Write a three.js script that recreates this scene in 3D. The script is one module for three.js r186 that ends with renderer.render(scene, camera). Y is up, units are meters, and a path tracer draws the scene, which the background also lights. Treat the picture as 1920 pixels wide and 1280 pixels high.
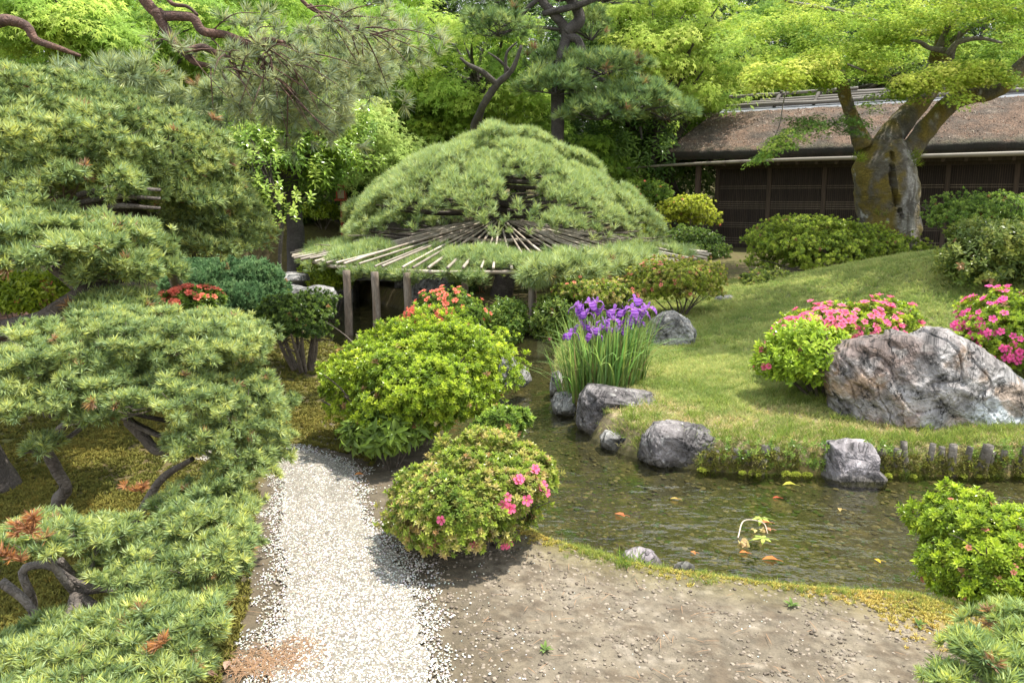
import * as THREE from 'three';
import { ImprovedNoise } from 'three/addons/math/ImprovedNoise.js';
import { mergeGeometries, mergeVertices } from 'three/addons/utils/BufferGeometryUtils.js';

// ---------------------------------------------------------------- camera, sky, sun, exposure
const scene = new THREE.Scene();
const EYE = 1.7, FOC = 1500, PITCH = Math.atan(270 / 1500);
const camera = new THREE.PerspectiveCamera(2 * Math.atan(640 / FOC) * 180 / Math.PI, 1024 / 682, 0.05, 600);
camera.position.set(0, EYE, 0);
camera.rotation.x = -PITCH;
const renderer = new THREE.WebGLRenderer({ antialias: true });
renderer.toneMapping = THREE.LinearToneMapping;
renderer.toneMappingExposure = 2.05;
renderer.shadowMap.enabled = true;
const sunDir = new THREE.Vector3(0.34, 1, -0.1).normalize();
{ // hazy early summer sky: soft blue overhead, whiter towards the horizon and round the sun, thin cloud
  const W = 512, H = 256, d = new Float32Array(W * H * 4), cloud = new ImprovedNoise();
  for (let j = 0; j < H; j++) for (let i = 0; i < W; i++) {
    const up = ((j + 0.5) / H - 0.5) * Math.PI, az = ((i + 0.5) / W - 0.5) * 2 * Math.PI, y = Math.sin(up), x = Math.cos(az) * Math.cos(up), z = Math.sin(az) * Math.cos(up), o = (j * W + i) * 4;
    let c = [0.3, 0.3, 0.28];
    if (y >= 0) {
      const t = Math.pow(y, 0.5), near = Math.pow(Math.max(0, x * sunDir.x + y * sunDir.y + z * sunDir.z), 12), k = 1 / (y + 0.25);
      let n = 0; for (let q = 0, w = 0.5, f = 1.3; q < 4; q++, w *= 0.5, f *= 2) n += w * cloud.noise(x * k * f, z * k * f, q * 3.1);
      const cl = Math.min(1, Math.max(0, 0.35 + 1.3 * n));
      c = [0, 1, 2].map((m) => { const blue = [0.62, 0.6, 0.56][m] * (1 - t) + [0.4, 0.5, 0.62][m] * t, white = [0.78, 0.76, 0.72][m]; return 1.5 * (blue + (white - blue) * cl * 0.75 + 0.3 * near); });
    }
    d[o] = c[0]; d[o + 1] = c[1]; d[o + 2] = c[2]; d[o + 3] = 1;
  }
  const t = new THREE.DataTexture(d, W, H, THREE.RGBAFormat, THREE.FloatType);
  t.mapping = THREE.EquirectangularReflectionMapping; t.magFilter = t.minFilter = THREE.LinearFilter; t.needsUpdate = true;
  scene.background = t; scene.environment = t;
}
const sun = new THREE.DirectionalLight(new THREE.Color(1, 0.945, 0.84), 4.7);
sun.name = 'sun';
sun.position.copy(sunDir).multiplyScalar(60).add(new THREE.Vector3(0, 0, -10));
sun.target.position.set(0, 0, -10);
sun.castShadow = true;
Object.assign(sun.shadow.camera, { left: -25, right: 25, top: 30, bottom: -30, near: 1, far: 160 });
sun.shadow.mapSize.set(4096, 4096);
scene.add(sun, sun.target);

// ---------------------------------------------------------------- helpers
const V = (x, y, z) => new THREE.Vector3(x, y, z);
function rng(seed) { let s = seed >>> 0; return () => { s = (s + 0x6d2b79f5) >>> 0; let t = Math.imul(s ^ (s >>> 15), 1 | s); t = (t + Math.imul(t ^ (t >>> 7), 61 | t)) ^ t; return ((t ^ (t >>> 14)) >>> 0) / 4294967296; }; }
const N3 = new ImprovedNoise();
const noise = (x, y, z = 0) => N3.noise(x, y, z);
const fbm = (x, y, z = 0, o = 4) => { let a = 0, w = 0.5, f = 1; for (let i = 0; i < o; i++) { a += w * N3.noise(x * f + i * 17.3, y * f - i * 9.1, z * f + i * 5.7); w *= 0.5; f *= 2.03; } return a; };
const clamp = (x, a = 0, b = 1) => Math.min(b, Math.max(a, x));
const mix = (a, b, t) => a + (b - a) * t;
const sst = (a, b, x) => { const t = clamp((x - a) / (b - a)); return t * t * (3 - 2 * t); };
const mix3 = (a, b, t) => [mix(a[0], b[0], t), mix(a[1], b[1], t), mix(a[2], b[2], t)];
const CP = Math.cos(PITCH), SP = Math.sin(PITCH);
// surveying the photograph: a sight line through a point of it, followed to a distance or down to a height
const sight = (px, py) => { const x = (px - 960) / FOC, y = (640 - py) / FOC; return [x, y * CP - SP, CP + y * SP]; };
const at = (px, py, d) => { const r = sight(px, py), t = d / r[2]; return V(r[0] * t, EYE + r[1] * t, -d); };
const onLevel = (px, py, y = 0) => { const r = sight(px, py), t = (y - EYE) / r[1]; return V(r[0] * t, y, -r[2] * t); };
const names = new Map();
const numbered = (n) => { const k = names.get(n) ?? 0; names.set(n, k + 1); return k ? n + '_' + String(k).padStart(3, '0') : n; };
function thing(name, label, category, group) { const o = new THREE.Group(); o.name = numbered(name); o.userData = { label, category }; if (group) o.userData.group = group; scene.add(o); return o; }
function shadowed(m) { m.castShadow = m.receiveShadow = true; return m; }
function part(name, geo, mat, parent, kind) { const m = shadowed(new THREE.Mesh(geo, mat)); m.name = name; if (kind) m.userData.kind = kind; parent.add(m); return m; }
function structure(name, geo, mat, label) { const m = part(numbered(name), geo, mat, scene, 'structure'); if (label) m.userData.label = label; return m; }
const UP = V(0, 1, 0), _q = new THREE.Quaternion(), _q2 = new THREE.Quaternion(), _m = new THREE.Matrix4(), _p = V(0, 0, 0), _n = V(0, 0, 0), _s = V(1, 1, 1), _c = new THREE.Color();
// items: [x, y, z, nx, ny, nz, size, r, g, b, (stretch of the height)]
function scatter(name, geo, mat, items, parent, seed = 1) {
  const R = rng(seed * 7919 + items.length), im = shadowed(new THREE.InstancedMesh(geo, mat, items.length));
  items.forEach((t, i) => {
    _n.set(t[3], t[4], t[5]).normalize();
    _q.setFromUnitVectors(UP, _n); _q2.setFromAxisAngle(UP, R() * Math.PI * 2); _q.multiply(_q2);
    _s.set(t[6], t[6] * (t[10] ?? 1), t[6]);
    im.setMatrixAt(i, _m.compose(_p.set(t[0], t[1], t[2]), _q, _s));
    im.setColorAt(i, _c.setRGB(t[7], t[8], t[9]));
  });
  im.name = name; im.userData.kind = 'stuff';
  parent.add(im);
  return im;
}
function stuffScatter(name, geos, mat, items, label, seed) { const o = new THREE.Group(); o.name = numbered(name); o.userData = { kind: 'stuff', label }; scene.add(o); split(items, geos, (g, own, i) => scatter('piece', g, mat, own, o, seed + i)); return o; }

// ---------------------------------------------------------------- computed textures
const hash = (x, y, k) => { let h = Math.imul(x, 374761393) ^ Math.imul(y, 668265263) ^ Math.imul(k, 1274126177); h = Math.imul(h ^ (h >>> 13), 1274126177); return ((h ^ (h >>> 16)) >>> 0) / 4294967296; };
function pn(x, y, per, k = 0, perY = per) {                     // value noise that repeats
  const ix = Math.floor(x), iy = Math.floor(y), fx = x - ix, fy = y - iy, u = fx * fx * (3 - 2 * fx), v = fy * fy * (3 - 2 * fy), w = (a, p) => ((a % p) + p) % p;
  const a = hash(w(ix, per), w(iy, perY), k), b = hash(w(ix + 1, per), w(iy, perY), k), c = hash(w(ix, per), w(iy + 1, perY), k), d = hash(w(ix + 1, per), w(iy + 1, perY), k);
  return mix(mix(a, b, u), mix(c, d, u), v);
}
const pfbm = (u, v, f, k, o = 4, sy = 1) => { let s = 0, a = 0.5, t = 0; for (let i = 0; i < o; i++) { s += a * pn(u * f, v * f * sy, f, k + i, f * sy); t += a; a *= 0.55; f *= 2; } return s / t; };
function tex(n, fn, srgb = false) {
  const d = new Uint8Array(n * n * 4);
  for (let y = 0; y < n; y++) for (let x = 0; x < n; x++) { const c = fn(x / n, y / n), o = (y * n + x) * 4; for (let k = 0; k < 3; k++) d[o + k] = clamp(Array.isArray(c) ? c[k] : c) * 255; d[o + 3] = 255; }
  const t = new THREE.DataTexture(d, n, n); t.wrapS = t.wrapT = THREE.RepeatWrapping; t.magFilter = t.minFilter = THREE.LinearFilter; if (srgb) t.colorSpace = THREE.SRGBColorSpace; t.needsUpdate = true; return t;
}
const rep = (t, x, y = x) => { const c = t.clone(); c.repeat.set(x, y); c.needsUpdate = true; return c; };
const T = {};
T.grain = tex(512, (u, v) => 0.55 + 0.45 * clamp(0.5 + 1.6 * (pfbm(u, v, 16, 3, 5) - 0.5) + 0.5 * (pn(u * 128, v * 128, 128, 9) - 0.5)));
T.crumb = tex(512, (u, v) => clamp(0.5 + 1.3 * (pfbm(u, v, 8, 21, 6) - 0.5)));
T.barkBump = tex(512, (u, v) => { const w = pfbm(u, v, 6, 5, 3) * 0.25, r = Math.abs(pfbm(u + w, v, 10, 31, 4, 1) - 0.5) * 4, c = Math.abs(pfbm(u, v + w * 0.6, 6, 44, 4, 3) - 0.5) * 4; return clamp(Math.min(r, c + 0.15) * 0.8 + 0.25 * pfbm(u, v, 40, 7, 3)); });
T.bark = tex(512, (u, v) => { const w = pfbm(u, v, 6, 5, 3) * 0.25, r = Math.abs(pfbm(u + w, v, 10, 31, 4, 1) - 0.5) * 4, c = Math.abs(pfbm(u, v + w * 0.6, 6, 44, 4, 3) - 0.5) * 4, h = clamp(Math.min(r, c + 0.15) * 0.8); return 0.35 + 0.65 * clamp(h * 0.8 + 0.4 * pfbm(u, v, 24, 8, 3)); });
T.wood = tex(512, (u, v) => 0.45 + 0.55 * clamp(0.5 + 1.5 * (pfbm(u, v * 0.125, 64, 13, 3, 0.125 * 8) - 0.5)));
T.rock = tex(1024, (u, v) => { const a = pfbm(u, v, 6, 61, 6), b = pfbm(u, v, 24, 71, 4), k = Math.abs(pfbm(u, v, 5, 81, 5) - 0.5); return clamp(0.5 + (a - 0.5) * 1.1 + (b - 0.5) * 0.7 - (k < 0.009 ? 0.3 : 0)); });
T.ripple = tex(512, (u, v) => clamp(0.5 + 1.2 * (pfbm(u, v, 7, 91, 4, 1) - 0.5)));
T.thatch = tex(1024, (u, v) => { const a = pfbm(u, v, 60, 101, 3, 1), b = pfbm(u, v, 120, 111, 2, 1), c = pfbm(u, v, 6, 121, 4); return 0.25 + 0.75 * clamp(0.5 + 1.5 * (a - 0.5) + 0.8 * (b - 0.5) + 0.7 * (c - 0.5)); });

// ---------------------------------------------------------------- materials
const std = (o) => new THREE.MeshStandardMaterial({ roughness: 0.9, ...o });
const leafMat = (name, transmission, coat = 0, coatRough = 0.35) => new THREE.MeshPhysicalMaterial({ name, color: 0xffffff, vertexColors: true, roughness: 1, transmission, thickness: 0, clearcoat: coat, clearcoatRoughness: coatRough, specularIntensity: 0.25, side: THREE.DoubleSide });
const M = {
  needle: leafMat('needle', 0.4, 0.3, 0.35), glossy: leafMat('glossy_leaf', 0.42, 0.5, 0.25), soft: leafMat('soft_leaf', 0.42, 0.05, 0.5), grass: leafMat('grass', 0.5, 0.15, 0.4), petal: leafMat('petal', 0.4),
  moss: std({ vertexColors: true, roughness: 1, side: THREE.DoubleSide }),
  bark: std({ vertexColors: true, map: T.bark, bumpMap: T.barkBump, bumpScale: 0.012 }),
  barkFine: std({ vertexColors: true, map: T.bark, bumpMap: T.barkBump, bumpScale: 0.005 }),
  twig: std({ vertexColors: true, roughness: 0.9 }),
  rock: std({ vertexColors: true, map: T.rock, bumpMap: T.rock, bumpScale: 0.035, roughness: 0.88 }),
  ground: std({ vertexColors: true, map: T.grain, bumpMap: T.crumb, bumpScale: 0.02, roughness: 1 }),
  gravel: std({ color: new THREE.Color(0.25, 0.225, 0.185), map: rep(T.grain, 3), bumpMap: rep(T.crumb, 5), bumpScale: 0.02, roughness: 0.95 }),
  stone: std({ vertexColors: true, roughness: 0.85 }),
  bamboo: std({ vertexColors: true, roughness: 0.55 }),
  wood: std({ vertexColors: true, map: T.wood, bumpMap: T.wood, bumpScale: 0.004, roughness: 0.8 }),
  thatch: std({ vertexColors: true, map: T.thatch, bumpMap: T.thatch, bumpScale: 0.03, roughness: 1 }),
  water: new THREE.MeshPhysicalMaterial({ name: 'water', color: new THREE.Color(0.62, 0.63, 0.46), roughness: 0.03, transmission: 1, thickness: 0, ior: 1.4, bumpMap: T.ripple, bumpScale: 0.0075 }),
};

// ---------------------------------------------------------------- geometry of twigs, leaves, stones
function paint(g, fn) {                                        // vertex colours from a function of position and normal
  const p = g.attributes.position, n = g.attributes.normal, c = new Float32Array(p.count * 3);
  for (let i = 0; i < p.count; i++) { const k = fn(p.getX(i), p.getY(i), p.getZ(i), n ? n.getX(i) : 0, n ? n.getY(i) : 1, n ? n.getZ(i) : 0, i); c[i * 3] = k[0]; c[i * 3 + 1] = k[1]; c[i * 3 + 2] = k[2]; }
  return g.setAttribute('color', new THREE.BufferAttribute(c, 3));
}
const flat = (col) => () => col;
const barkTone = (a, b, f = 6) => (x, y, z) => mix3(a, b, clamp(0.5 + 1.4 * fbm(x * f, y * f * 0.7, z * f, 3)));
function limb(pts, radii, { seg = 8, rough = 0.1, tone = flat([0.2, 0.16, 0.12]), step = 0.06, min = 4, max = 60, cap = true } = {}) {
  const curve = new THREE.CatmullRomCurve3(pts, false, 'catmullrom', 0.5), L = curve.getLength(), n = Math.round(clamp(L / step, min, max)), fr = curve.computeFrenetFrames(n, false), pos = [], uv = [], idx = [], C = V(0, 0, 0);
  for (let i = 0; i <= n; i++) {
    const t = i / n; curve.getPointAt(t, C);
    const k = t * (radii.length - 1), a = Math.min(radii.length - 2, Math.floor(k)), r = mix(radii[a], radii[a + 1], k - a);
    for (let j = 0; j <= seg; j++) {
      const th = (j % seg) / seg * Math.PI * 2, nx = fr.normals[i], b = fr.binormals[i], cx = Math.cos(th), sy = Math.sin(th);
      const wob = 1 + rough * 2 * fbm(C.x * 3 + cx * 0.9, C.y * 3 + sy * 0.9, C.z * 3 + r * 4, 3);
      pos.push(C.x + (nx.x * cx + b.x * sy) * r * wob, C.y + (nx.y * cx + b.y * sy) * r * wob, C.z + (nx.z * cx + b.z * sy) * r * wob);
      uv.push(j / seg * Math.max(0.15, 6.28 * r) * 2.5, t * L * 2.5);
    }
  }
  const w = seg + 1;
  for (let i = 0; i < n; i++) for (let j = 0; j < seg; j++) { const a = i * w + j; idx.push(a, a + w, a + 1, a + 1, a + w, a + w + 1); }
  if (cap) for (const e of [0, n]) { const m = pos.length / 3, o = e * w; curve.getPointAt(e / n, C); pos.push(C.x, C.y, C.z); uv.push(0, 0); for (let j = 0; j < seg; j++) idx.push(...(e ? [o + j, m, o + j + 1] : [o + j + 1, m, o + j])); }
  const g = new THREE.BufferGeometry();
  g.setAttribute('position', new THREE.Float32BufferAttribute(pos, 3)); g.setAttribute('uv', new THREE.Float32BufferAttribute(uv, 2)); g.setIndex(idx); g.computeVertexNormals();
  // close the shading seam between first and last column
  const nn = g.attributes.normal;
  for (let i = 0; i <= n; i++) { const a = i * w, b = a + seg, x = nn.getX(a) + nn.getX(b), y = nn.getY(a) + nn.getY(b), z = nn.getZ(a) + nn.getZ(b), l = Math.hypot(x, y, z) || 1; nn.setXYZ(a, x / l, y / l, z / l); nn.setXYZ(b, x / l, y / l, z / l); }
  return paint(g, tone);
}
class Leaves {                                                   // collects leaf and needle faces with vertex colours
  constructor() { this.p = []; this.c = []; }
  tri(a, b, c, ca, cb = ca, cc = ca) { this.p.push(a.x, a.y, a.z, b.x, b.y, b.z, c.x, c.y, c.z); this.c.push(...ca, ...cb, ...cc); }
  leaf(b, dir, nrm, L, W, col, tip = col, fold = 0.18, droop = 0.12) {
    const d = dir.clone().normalize(), s = d.clone().cross(nrm).normalize(), u = s.clone().cross(d).normalize();
    const P = (a, w, h) => b.clone().addScaledVector(d, a * L).addScaledVector(s, w * W).addScaledVector(u, h);
    const m1 = P(0.32, 0, 0), m2 = P(0.66, 0, -droop * L * 0.3), l1 = P(0.36, 0.5, fold * W), r1 = P(0.36, -0.5, fold * W), l2 = P(0.68, 0.4, fold * W * 0.8 - droop * L * 0.3), r2 = P(0.68, -0.4, fold * W * 0.8 - droop * L * 0.3), t = P(1, 0, -droop * L), o = P(0, 0, 0);
    this.tri(o, l1, m1, col); this.tri(o, m1, r1, col);
    this.tri(l1, l2, m2, col, tip, tip); this.tri(l1, m2, m1, col, tip, col); this.tri(r1, m1, m2, col, col, tip); this.tri(r1, m2, r2, col, tip, tip);
    this.tri(l2, t, m2, tip); this.tri(m2, t, r2, tip);
  }
  small(b, dir, nrm, L, W, col, tip = col, fold = 0.2) {
    const d = dir.clone().normalize(), s = d.clone().cross(nrm).normalize(), u = s.clone().cross(d).normalize();
    const P = (a, w, h) => b.clone().addScaledVector(d, a * L).addScaledVector(s, w * W).addScaledVector(u, h);
    const o = P(0, 0, 0), m = P(0.5, 0, 0), l = P(0.52, 0.5, fold * W), r = P(0.52, -0.5, fold * W), t = P(1, 0, -0.08 * L);
    this.tri(o, l, m, col, tip, col); this.tri(o, m, r, col, col, tip); this.tri(l, t, m, tip); this.tri(m, t, r, tip);
  }
  needle(b, dir, side, L, W, col, tip, bend) {
    const d = dir.clone().normalize(), s = side.clone().addScaledVector(d, -side.dot(d)).normalize(), m = b.clone().addScaledVector(d, L * 0.55), t = b.clone().addScaledVector(d, L).add(bend);
    m.addScaledVector(bend, 0.3);
    const w = s.clone().multiplyScalar(W / 2), a = b.clone().sub(w), c = b.clone().add(w), e = m.clone().sub(w), f = m.clone().add(w);
    this.tri(a, c, f, col, col, tip); this.tri(a, f, e, col, tip, tip); this.tri(e, f, t, tip);
  }
  build() { const g = new THREE.BufferGeometry(); g.setAttribute('position', new THREE.Float32BufferAttribute(this.p, 3)); g.setAttribute('color', new THREE.Float32BufferAttribute(this.c, 3)); g.computeVertexNormals(); return g; }
}
const rdir = (R) => { const z = R() * 2 - 1, a = R() * 6.2832, q = Math.sqrt(1 - z * z); return V(q * Math.cos(a), z, q * Math.sin(a)); };
const grey = (R, lo, hi) => { const g = mix(lo, hi, R()); return [g, g, g]; };
function needleTuft(seed, n, L, W, spread0, spread1, stem, lift) {
  const R = rng(seed), l = new Leaves();
  for (let i = 0; i < n; i++) {
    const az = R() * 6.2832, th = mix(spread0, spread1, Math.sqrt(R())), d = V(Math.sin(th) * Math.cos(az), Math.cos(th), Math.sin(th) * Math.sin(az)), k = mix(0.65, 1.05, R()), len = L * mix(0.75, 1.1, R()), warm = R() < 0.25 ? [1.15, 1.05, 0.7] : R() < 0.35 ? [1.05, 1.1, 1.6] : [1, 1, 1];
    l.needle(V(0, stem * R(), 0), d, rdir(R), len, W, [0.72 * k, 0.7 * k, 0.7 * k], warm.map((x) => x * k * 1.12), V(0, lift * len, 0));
  }
  return l.build();
}
const G = {};
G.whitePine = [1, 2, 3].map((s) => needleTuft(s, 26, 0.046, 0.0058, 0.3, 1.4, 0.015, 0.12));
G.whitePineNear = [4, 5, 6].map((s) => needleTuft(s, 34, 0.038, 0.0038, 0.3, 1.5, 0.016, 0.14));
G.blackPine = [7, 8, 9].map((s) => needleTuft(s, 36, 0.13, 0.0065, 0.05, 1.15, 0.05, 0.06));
function whorl(seed, n, L, W, rings, gloss) {                    // azalea: a rosette of small leaves
  const R = rng(seed), l = new Leaves();
  for (let i = 0; i < n; i++) {
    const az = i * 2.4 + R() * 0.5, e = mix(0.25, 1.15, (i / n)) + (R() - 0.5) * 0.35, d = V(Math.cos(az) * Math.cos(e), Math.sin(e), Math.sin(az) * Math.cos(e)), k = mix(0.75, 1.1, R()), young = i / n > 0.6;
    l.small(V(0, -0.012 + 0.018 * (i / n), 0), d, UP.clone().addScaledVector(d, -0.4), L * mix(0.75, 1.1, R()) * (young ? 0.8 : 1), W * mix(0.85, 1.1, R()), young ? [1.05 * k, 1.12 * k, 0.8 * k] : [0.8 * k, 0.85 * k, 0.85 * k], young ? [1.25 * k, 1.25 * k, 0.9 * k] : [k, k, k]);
  }
  return l.build();
}
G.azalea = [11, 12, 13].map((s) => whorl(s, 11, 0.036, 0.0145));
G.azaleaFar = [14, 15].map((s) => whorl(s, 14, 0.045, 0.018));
function sprig(seed, n, L, W, len, hang) {                       // a shoot with broader leaves along it
  const R = rng(seed), l = new Leaves();
  for (let i = 0; i < n; i++) {
    const t = (i + 0.5) / n, az = i * 2.4 + R(), e = mix(-0.1, 0.9, t) + (R() - 0.5) * 0.4, d = V(Math.cos(az) * Math.cos(e), Math.sin(e) - hang, Math.sin(az) * Math.cos(e)), k = mix(0.7, 1.15, R());
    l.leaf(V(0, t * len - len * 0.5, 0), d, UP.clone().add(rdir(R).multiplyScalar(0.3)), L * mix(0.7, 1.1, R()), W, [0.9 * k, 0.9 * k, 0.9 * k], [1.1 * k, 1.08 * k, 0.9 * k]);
  }
  return l.build();
}
G.broad = [21, 22, 23].map((s) => sprig(s, 9, 0.07, 0.028, 0.1, 0.1));
G.lance = [24, 25].map((s) => sprig(s, 16, 0.13, 0.034, 0.2, 0.45));
G.privet = [26, 27].map((s) => sprig(s, 13, 0.05, 0.02, 0.1, -0.1));
function mapleLeaf(l, c, nrm, dir, S, lobes, col, tip) {
  const d = dir.clone().addScaledVector(nrm, -dir.dot(nrm)).normalize(), s = d.clone().cross(nrm).normalize(), h = (lobes - 1) / 2;
  for (let i = 0; i < lobes; i++) {
    const a = (i - h) / h * 2.1, r = S * (1 - 0.42 * Math.abs(i - h) / h), v = d.clone().multiplyScalar(Math.cos(a)).addScaledVector(s, Math.sin(a)), w = v.clone().cross(nrm).normalize();
    const m = c.clone().addScaledVector(v, r * 0.42), t = c.clone().addScaledVector(v, r).addScaledVector(nrm, -r * 0.16);
    l.tri(c, m.clone().addScaledVector(w, S * 0.13), m.clone().addScaledVector(w, -S * 0.13), col, tip, tip);
    l.tri(m.clone().addScaledVector(w, S * 0.13), t, m.clone().addScaledVector(w, -S * 0.13), tip);
  }
}
function mapleSpray(seed, n, radius, S, lobes, flatness) {
  const R = rng(seed), l = new Leaves();
  for (let i = 0; i < n; i++) {
    const a = R() * 6.2832, q = Math.sqrt(R()) * radius, c = V(Math.cos(a) * q, (R() - 0.5) * flatness - q * q / radius * 0.35, Math.sin(a) * q), k = mix(0.72, 1.18, R());
    const nrm = UP.clone().add(rdir(R).multiplyScalar(0.45)).add(V(Math.cos(a), 0, Math.sin(a)).multiplyScalar(0.35)).normalize();
    mapleLeaf(l, c, nrm, V(Math.cos(a + (R() - 0.5) * 1.6), 0, Math.sin(a + (R() - 0.5) * 1.6)), S * mix(0.7, 1.15, R()), lobes, [0.9 * k, 0.92 * k, 0.9 * k], [1.08 * k, 1.05 * k, k]);
  }
  return l.build();
}
G.maple = [31, 32, 33].map((s) => mapleSpray(s, 18, 0.29, 0.1, 5, 0.2));
G.mapleNear = [34, 35, 36].map((s) => mapleSpray(s, 44, 0.2, 0.042, 7, 0.07));
G.woods = [37, 38].map((s) => mapleSpray(s, 40, 0.55, 0.13, 5, 0.5));
function bladeTuft(seed, n, L, W, spread) {
  const R = rng(seed), l = new Leaves();
  for (let i = 0; i < n; i++) {
    const az = R() * 6.2832, th = spread * R(), d = V(Math.sin(th) * Math.cos(az), Math.cos(th), Math.sin(th) * Math.sin(az)), k = mix(0.7, 1.2, R()), q = Math.sqrt(R()) * L * 0.45, b = R() * 6.2832;
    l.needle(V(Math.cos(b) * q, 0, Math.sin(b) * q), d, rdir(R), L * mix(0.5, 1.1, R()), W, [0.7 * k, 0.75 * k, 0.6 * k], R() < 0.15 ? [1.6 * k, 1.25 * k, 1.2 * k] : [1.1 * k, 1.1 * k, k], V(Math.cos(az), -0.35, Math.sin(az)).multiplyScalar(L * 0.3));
  }
  return l.build();
}
G.grass = [41, 42, 43].map((s) => bladeTuft(s, 12, 0.065, 0.005, 1.0));
G.tallGrass = [44, 45].map((s) => bladeTuft(s, 14, 0.13, 0.005, 0.7));
G.mossTuft = [46, 47].map((s) => bladeTuft(s, 26, 0.022, 0.004, 1.0));
function juniperSprig(seed) {
  const R = rng(seed), l = new Leaves();
  for (let i = 0; i < 46; i++) { const t = R(), az = R() * 6.2832, d = V(Math.cos(az) * 0.8, 0.7, Math.sin(az) * 0.8), k = mix(0.7, 1.15, R()); l.needle(V((R() - 0.5) * 0.05 * (1 - t), t * 0.09, (R() - 0.5) * 0.05 * (1 - t)), d, rdir(R), 0.04 * (1.1 - 0.5 * t), 0.009, [0.7 * k, 0.75 * k, 0.75 * k], [1.1 * k, 1.12 * k, 1.1 * k], V(0, 0.008, 0)); }
  return l.build();
}
G.juniper = [51, 52].map(juniperSprig);
function pebble(seed, squash) { const g = mergeVertices(new THREE.IcosahedronGeometry(1, 1).deleteAttribute('uv').deleteAttribute('normal')), p = g.attributes.position, R = rng(seed), o = R() * 50; for (let i = 0; i < p.count; i++) { const k = 1 + 0.55 * noise(p.getX(i) * 1.2 + o, p.getY(i) * 1.2, p.getZ(i) * 1.2); p.setXYZ(i, p.getX(i) * k, p.getY(i) * k * squash, p.getZ(i) * k * 0.85); } g.computeVertexNormals(); return paint(g, flat([1, 1, 1])); }
G.pebble = [61, 62, 63].map((s) => pebble(s, 0.6));
G.flatPebble = [64, 65].map((s) => pebble(s, 0.35));
function chip(seed) { const g = new THREE.TetrahedronGeometry(1, 0), R = rng(seed), p = g.attributes.position; const k = [1, 0.55 + R() * 0.3, 0.7 + R() * 0.4]; for (let i = 0; i < p.count; i++) p.setXYZ(i, p.getX(i) * k[0], p.getY(i) * k[1], p.getZ(i) * k[2]); g.computeVertexNormals(); g.deleteAttribute('uv'); return paint(g, flat([1, 1, 1])); }
G.chip = [66, 67].map(chip);
const split = (items, geos, fn) => geos.forEach((g, i) => { const own = items.filter((_, k) => k % geos.length === i); if (own.length) fn(g, own, i); });
function foliage(name, geos, mat, items, parent, seed) { split(items, geos, (g, own, i) => scatter(name, g, mat, own, parent, seed + i)); }
function azaleaFlower(size, petals, col, throat, cup = 0.55) {
  const l = new Leaves();
  for (let i = 0; i < petals; i++) {
    const a = i / petals * 6.2832, d = V(Math.cos(a), cup, Math.sin(a)), w = V(-Math.sin(a), 0, Math.cos(a)), P = (r, h, s) => V(Math.cos(a) * r, h, Math.sin(a) * r).addScaledVector(w, s).multiplyScalar(size);
    const o = P(0.05, 0, 0), l1 = P(0.26, 0.2, 0.17), r1 = P(0.26, 0.2, -0.17), m = P(0.3, 0.16, 0), l2 = P(0.46, 0.24, 0.2), r2 = P(0.46, 0.24, -0.2), t = P(0.56, 0.2, 0);
    l.tri(o, l1, m, throat, col, col); l.tri(o, m, r1, throat, col, col); l.tri(l1, l2, m, col); l.tri(m, l2, t, col); l.tri(m, t, r2, col); l.tri(m, r2, r1, col);
  }
  for (let i = 0; i < 4; i++) { const a = i * 1.7; l.needle(V(0, 0.05 * size, 0), V(Math.cos(a) * 0.25, 1, Math.sin(a) * 0.25), V(1, 0, 0.3), size * 0.5, size * 0.035, throat, col.map((x) => Math.min(0.9, x * 1.2)), V(0, 0, 0)); }
  return l.build();
}

// ---------------------------------------------------------------- lie of the land
const spline = (a, n) => new THREE.CatmullRomCurve3(a.map(([x, d]) => V(x, 0, -d)), false, 'catmullrom', 0.5).getPoints(n);
const nearBank = spline([[14, 2.8], [6, 3.0], [2.36, 3.2], [1.88, 3.36], [1.41, 3.44], [1.09, 3.52], [0.66, 3.68], [0.27, 3.98], [0.03, 4.5], [-0.23, 5.43], [-0.5, 6.07], [-0.68, 6.6], [-1.05, 7.4], [-1.5, 8.3], [-2.05, 9.2], [-2.7, 10.6], [-3.4, 12.6], [-5.2, 14.4], [-9, 15.7]], 70);
const farBank = spline([[14, 5.2], [6, 5.25], [3.48, 5.18], [2.5, 5.18], [2.1, 5.2], [1.43, 5.26], [0.95, 5.5], [0.7, 5.86], [0.56, 6.36], [0.5, 6.9], [0.4, 7.3], [0.42, 8.39], [0.45, 9.15], [0.1, 9.4], [-0.5, 9.95], [-1.1, 11.4], [-1.9, 13.4], [-3.7, 15.4], [-9, 17.4]], 70);
const streamPoly = [...nearBank, ...farBank.slice().reverse()];
function segDist(x, z, line) { let best = 1e9; for (let i = 0; i < line.length - 1; i++) { const a = line[i], b = line[i + 1], dx = b.x - a.x, dz = b.z - a.z, t = clamp(((x - a.x) * dx + (z - a.z) * dz) / (dx * dx + dz * dz)), e = (x - a.x - t * dx) ** 2 + (z - a.z - t * dz) ** 2; if (e < best) best = e; } return Math.sqrt(best); }
function inStream(x, z) { let c = false; for (let i = 0, j = streamPoly.length - 1; i < streamPoly.length; j = i++) { const a = streamPoly[i], b = streamPoly[j]; if ((a.z > z) !== (b.z > z) && x < (b.x - a.x) * (z - a.z) / (b.z - a.z) + a.x) c = !c; } return c; }
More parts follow.
